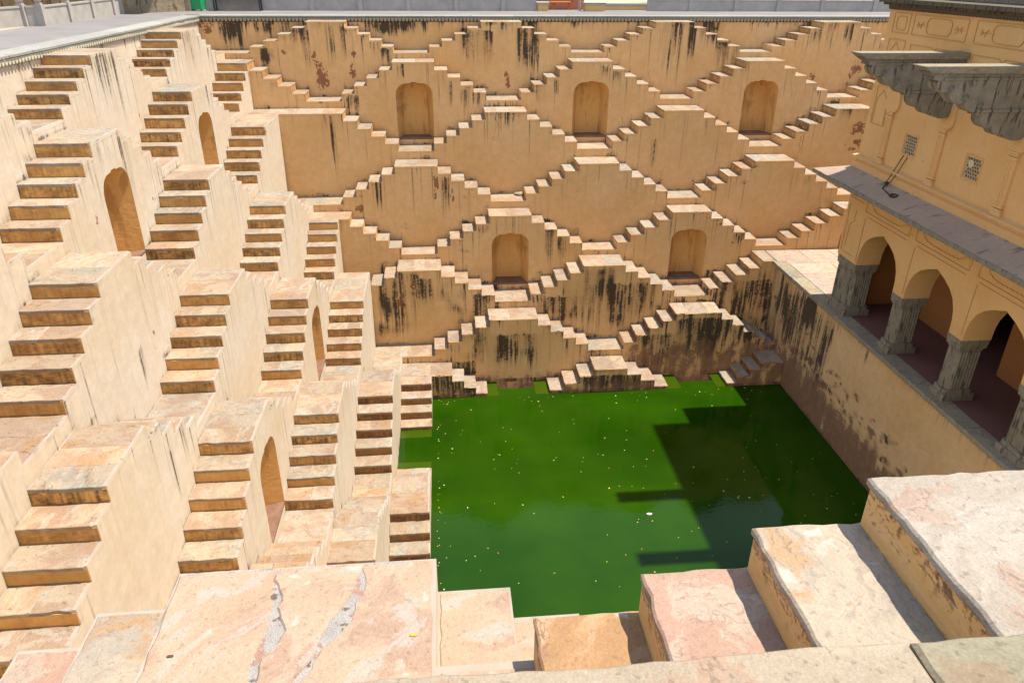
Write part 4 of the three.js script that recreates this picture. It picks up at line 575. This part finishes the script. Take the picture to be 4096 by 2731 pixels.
{ // left fence with ball finials
  const ps = [[-2.86, 5.08], [-2.84, 3.4], [-2.88, 1.62], [-2.92, -0.25]], g = thing('concrete_fence', 'pale concrete fence with ball topped posts along the left terrace', 'fence', [-2.86, 0.132, 5.08]);
  const post = (x, z, ball = true) => { const P = new THREE.Group(); P.name = 'post'; P.position.set(x + 2.86, 0, z - 5.08); g.add(P); mesh('shaft', uvWorld(merge([box(0.2, 0.56, 0.2, 0, 0.28, 0), box(0.15, 0.05, 0.15, 0, 0.585, 0)]), 2), MC.pale, P); if (ball) mesh('ball', new THREE.SphereGeometry(0.1, 14, 10).translate(0, 0.69, 0), MC.pale, P); };
  for (const [x, z] of ps) post(x, z); post(-3.28, 5.26); const pan = (a, b) => { const L = Math.hypot(b[0] - a[0], b[1] - a[1]) - 0.21, q = mesh('panel', uvWorld(merge([box(L, 0.48, 0.08, 0, 0.24, 0), box(L, 0.05, 0.12, 0, 0.505, 0)]), 2, [rnd(), 0]), MC.pale, g); q.position.set((a[0] + b[0]) / 2 + 2.86, 0, (a[1] + b[1]) / 2 - 5.08); q.rotation.y = -Math.atan2(b[1] - a[1], b[0] - a[0]); };
  for (let i = 0; i < 3; i++) pan(ps[i], ps[i + 1]); pan(ps[0], [-3.28, 5.26]); pan([-3.28, 5.26], [-3.9, 7.4]); post(-3.9, 7.4); pan(ps[3], [-2.8, -1.0]);
}
{ // grey stone corner building and yellow house beyond the left terrace
  const s = new THREE.Shape([[-2.68, 1.05], [-1.0, 3.0], [-1.0, 7], [-9, 7], [-9, 1.05]].map(([a, b]) => new THREE.Vector2(a, b)));
  const g = thing('stone_building', 'grey rough stone corner building at the end of the left fence', 'building', [0, 0.132, 0]);
  mesh('wall', uvWorld(new THREE.ExtrudeGeometry(s, { depth: 3.4, bevelEnabled: false }).rotateX(-Math.PI / 2), 2), std({ map: greyMap, color: new THREE.Color().setRGB(1.15, 1.05, 0.9), bumpMap: stoneBump, bumpScale: 0.05 }), g);
  mesh('corner_pier', uvWorld(box(0.26, 3.4, 0.3, -1.14, 1.7, -2.94), 2), std({ map: stoneMaps[0] }), g); mesh('roof', uvWorld(box(8.4, 0.16, 6.4, -5, 3.48, -4), 2), MC.conc, g);
  const h = thing('yellow_house', 'sunlit yellow plastered house with drain pipes behind the left fence', 'house', [-9, 0, 4]);
  mesh('wall', uvWorld(box(5.5, 5, 11, -1.6, 2.5, 2.6), 4), std({ map: paintMap, color: new THREE.Color().setRGB(1.2, 1.2, 1.35) }), h); mesh('roof', box(5.9, 0.2, 11.4, -1.6, 5.1, 2.6), MC.conc, h);
  for (const z of [1.5, 3.4, 5.2]) mesh('drain_pipe', new THREE.CylinderGeometry(0.06, 0.06, 4.6, 8).translate(1.22, 2.3, z), MC.brick, h); mesh('door', box(0.06, 2.1, 1.0, 1.17, 1.05, 4.3), MC.rust, h);
  for (const z of [-0.6, 6.3]) { const w = new THREE.Group(); w.name = 'window'; w.position.set(1.16, 1.7, z); h.add(w); mesh('frame', merge([box(0.06, 1.3, 0.08, 0, 0, -0.46), box(0.06, 1.3, 0.08, 0, 0, 0.46), box(0.06, 0.08, 0.84, 0, 0.61, 0), box(0.06, 0.08, 0.84, 0, -0.61, 0)]), MC.brick, w); mesh('pane', box(0.02, 1.14, 0.84), MP.dark, w); }
}
{ // bin
  const g = thing('litter_bin', 'bright green litter bin on the far terrace beside the bench', 'bin', [-0.86, 0.132, -3.1]);
  const sh = new THREE.Shape([[-0.2, -0.18], [0.2, -0.18], [0.25, 0.2], [-0.25, 0.2]].map(([a, b]) => new THREE.Vector2(a, b)));
  mesh('body', new THREE.ExtrudeGeometry(sh, { depth: 0.85, bevelEnabled: true, bevelSize: 0.02, bevelThickness: 0.02, bevelSegments: 2 }).rotateX(-Math.PI / 2).translate(0, 0.06, 0), MC.green, g); mesh('lid', box(0.56, 0.07, 0.46, 0, 0.98, 0), MC.green, g); mesh('lid_grip', box(0.2, 0.03, 0.03, 0, 0.98, 0.25), MC.green, g); for (const x of [-0.18, 0.18]) mesh('foot', new THREE.CylinderGeometry(0.04, 0.04, 0.06, 8).translate(x, 0.03, 0.1), MC.iron, g);
  const b = thing('park_bench', 'dark iron bench against the far fence', 'bench', [0.72, 0.132, -3.02]);
  for (const x of [-0.86, 0.86]) mesh('leg', merge([box(0.05, 0.44, 0.05, x, 0.22, 0.16).rotateZ(0), box(0.05, 0.85, 0.05, x, 0.42, -0.17), box(0.05, 0.04, 0.42, x, 0.42, 0), box(0.05, 0.04, 0.4, x, 0.6, 0), box(0.05, 0.05, 0.1, x, 0.02, 0.18), box(0.05, 0.05, 0.1, x, 0.025, -0.2)]), MC.iron, b);
  for (let k = 0; k < 5; k++) mesh('seat_slat', box(1.76, 0.03, 0.075, 0, 0.46, -0.16 + k * 0.085), MC.iron, b); for (let k = 0; k < 3; k++) mesh('back_slat', box(1.76, 0.08, 0.025, 0, 0.58 + k * 0.11, -0.2), MC.iron, b);
}
{ // gap in the fence: yellow pillars, low wall, rusty trough
  const pil = (x, w, d, z, label) => { const g = thing('gate_pillar', label, 'pillar', [x, 0.132, z], 'low gate pillars'); mesh('shaft', uvWorld(box(w, 0.24, d, 0, 0.12, 0), 4), MC.ochre, g); mesh('cap', uvWorld(merge([box(w + 0.08, 0.05, d + 0.08, 0, 0.265, 0), box(w + 0.03, 0.03, d + 0.03, 0, 0.305, 0)]), 2), MC.conc, g); mesh('cap_edge', box(w + 0.1, 0.012, d + 0.1, 0, 0.326, 0), MC.mint, g); };
  pil(12.72, 0.42, 0.4, -3.42, 'low yellow pillar with grey cap at the left of the fence gap'); pil(14.86, 0.8, 0.5, -3.42, 'wider low yellow pillar with grey cap right of the fence gap');
  const lw = thing('low_wall', 'low yellow wall with pale capping behind the fence gap', 'wall', [16.3, 0.132, -4.3]); mesh('wall', uvWorld(box(2.4, 0.22, 0.3, 0, 0.11, 0), 4), MC.ochre, lw); mesh('capping', box(2.5, 0.05, 0.36, 0, 0.245, 0), MC.mint, lw); mesh('trim', box(2.42, 0.07, 0.33, 0, 0.18, 0), MC.conc, lw);
  const bw = thing('brick_wall', 'dark red brick wall seen through the fence gap', 'wall', [13.7, 0.05, -6.2]); mesh('wall', uvWorld(box(2.4, 1.5, 0.3, 0, 0.75, 0), 2), MC.brick, bw); mesh('capping', box(2.5, 0.06, 0.4, 0, 1.53, 0), MC.conc, bw);
  const t = thing('trough', 'rusty orange metal trough in the fence gap', 'trough', [13.65, 0.05, -4.6]); mesh('shelf', box(1.0, 0.04, 0.5, 0, 0.36, 0), MC.rust, t); for (const x of [-0.5, 0.5]) mesh('end_plate', box(0.03, 0.22, 0.5, x, 0.46, 0), MC.rust, t); for (const x of [-0.3, 0.36]) mesh('leg', box(0.1, 0.34, 0.1, x, 0.17, 0), MC.rust, t);
  const r = thing('bollard', 'thin grey post with round head in the fence gap', 'bollard', [14.28, 0.132, -3.6]); mesh('post', new THREE.CylinderGeometry(0.05, 0.055, 0.4, 10).translate(0, 0.2, 0), MC.conc, r); mesh('head', new THREE.SphereGeometry(0.07, 10, 8).translate(0, 0.44, 0), MC.conc, r);
}
{ // wood behind the far fence: out of the frame, mirrored in the water
  const r = rng(909), pos = [], q = 0.34; for (const [a, b] of [[1, 0], [0, 1]]) pos.push(-q * a, -q, -q * b, q * a, -q, q * b, q * a, q, q * b, -q * a, -q, -q * b, q * a, q, q * b, -q * a, q, -q * b);
  const lg = new THREE.BufferGeometry(); lg.setAttribute('position', new THREE.Float32BufferAttribute(pos, 3)); lg.computeVertexNormals();
  const mats = [], m = new THREE.Matrix4(), e = new THREE.Euler(); for (let x = -6; x < 40; x += 2.4) { const h = 7.2 + 2.2 * r(), z = -9.5 - 2.5 * r(), w = 1.8 + 0.9 * r(); for (let k = 0; k < 420; k++) { const t = r() * 6.28, p = Math.acos(2 * r() - 1), f = 0.55 + 0.45 * Math.cbrt(r()); mats.push(m.clone().makeRotationFromEuler(e.set(r() * 6, r() * 6, r() * 6)).setPosition(x + w * f * Math.sin(p) * Math.cos(t), h * 0.6 + h * 0.4 * f * Math.cos(p), z + w * f * Math.sin(p) * Math.sin(t))); } }
  const im = new THREE.InstancedMesh(lg, std({ color: new THREE.Color().setRGB(0.05, 0.08, 0.02), side: THREE.DoubleSide }), mats.length); mats.forEach((a, i) => im.setMatrixAt(i, a)); im.name = 'wood'; im.userData = { kind: 'stuff', label: 'belt of green trees behind the far fence, mirrored in the water' , category: 'trees' }; scene.add(im);
}
// a few fallen leaves and pebbles
{ const leafShape = (n) => { const a = []; for (let k = 0; k < 12; k++) { const t = (k / 12) * 6.283, r = n * (0.75 + 0.25 * Math.cos(2 * t)) * (1 + jit(0.12)); a.push([r * Math.cos(t), -0.8 * r * Math.sin(t)]); } return slabFrom(a, 0.006, { bevel: 0.001 }); };
  for (const [x, y, z, n, c, l] of [[8.28, YT[1] + 0.006, 26.61, 0.022, [0.55, 0.3, 0.05], 'orange fallen leaf on the big near platform slab'], [7.0 + 0.12, YT[1] + 0.006, 26.64, 0.018, [0.08, 0.04, 0.03], 'dark dry leaf on the left slab of the near platform'], [3.5, YT[5] + 0.006, 16.6, 0.05, [0.5, 0.42, 0.08], 'yellowish leaf on a stair block of the left wall']]) tag(mesh('fallen_leaf', leafShape(n), std({ color: new THREE.Color().setRGB(...c) })).translateX(x).translateY(y).translateZ(z), l, 'leaf');
}
// a loose stone on a landing
{ const g = new THREE.IcosahedronGeometry(0.13, 2), p = g.attributes.position; for (let i = 0; i < p.count; i++) { const k = 1 + 0.15 * Math.sin(p.getX(i) * 31 + p.getZ(i) * 17); p.setXYZ(i, p.getX(i) * k * 1.3, p.getY(i) * 0.5 * k, p.getZ(i) * k); } g.computeVertexNormals(); const m = mesh('loose_stone', uvWorld(g, 2), std({ map: stoneMaps[2] })); m.position.set(11.15, YL[3] + 0.05, ZR[4] - 0.72); tag(m, 'loose pale stone lying on a landing in the middle of the far wall', 'stone'); }

// ------------------------------------------------------------------ renderer
const renderer = new THREE.WebGLRenderer({ antialias: true });
renderer.toneMapping = THREE.LinearToneMapping; renderer.toneMappingExposure = EXPOSURE; renderer.shadowMap.enabled = true;
renderer.render(scene, camera);
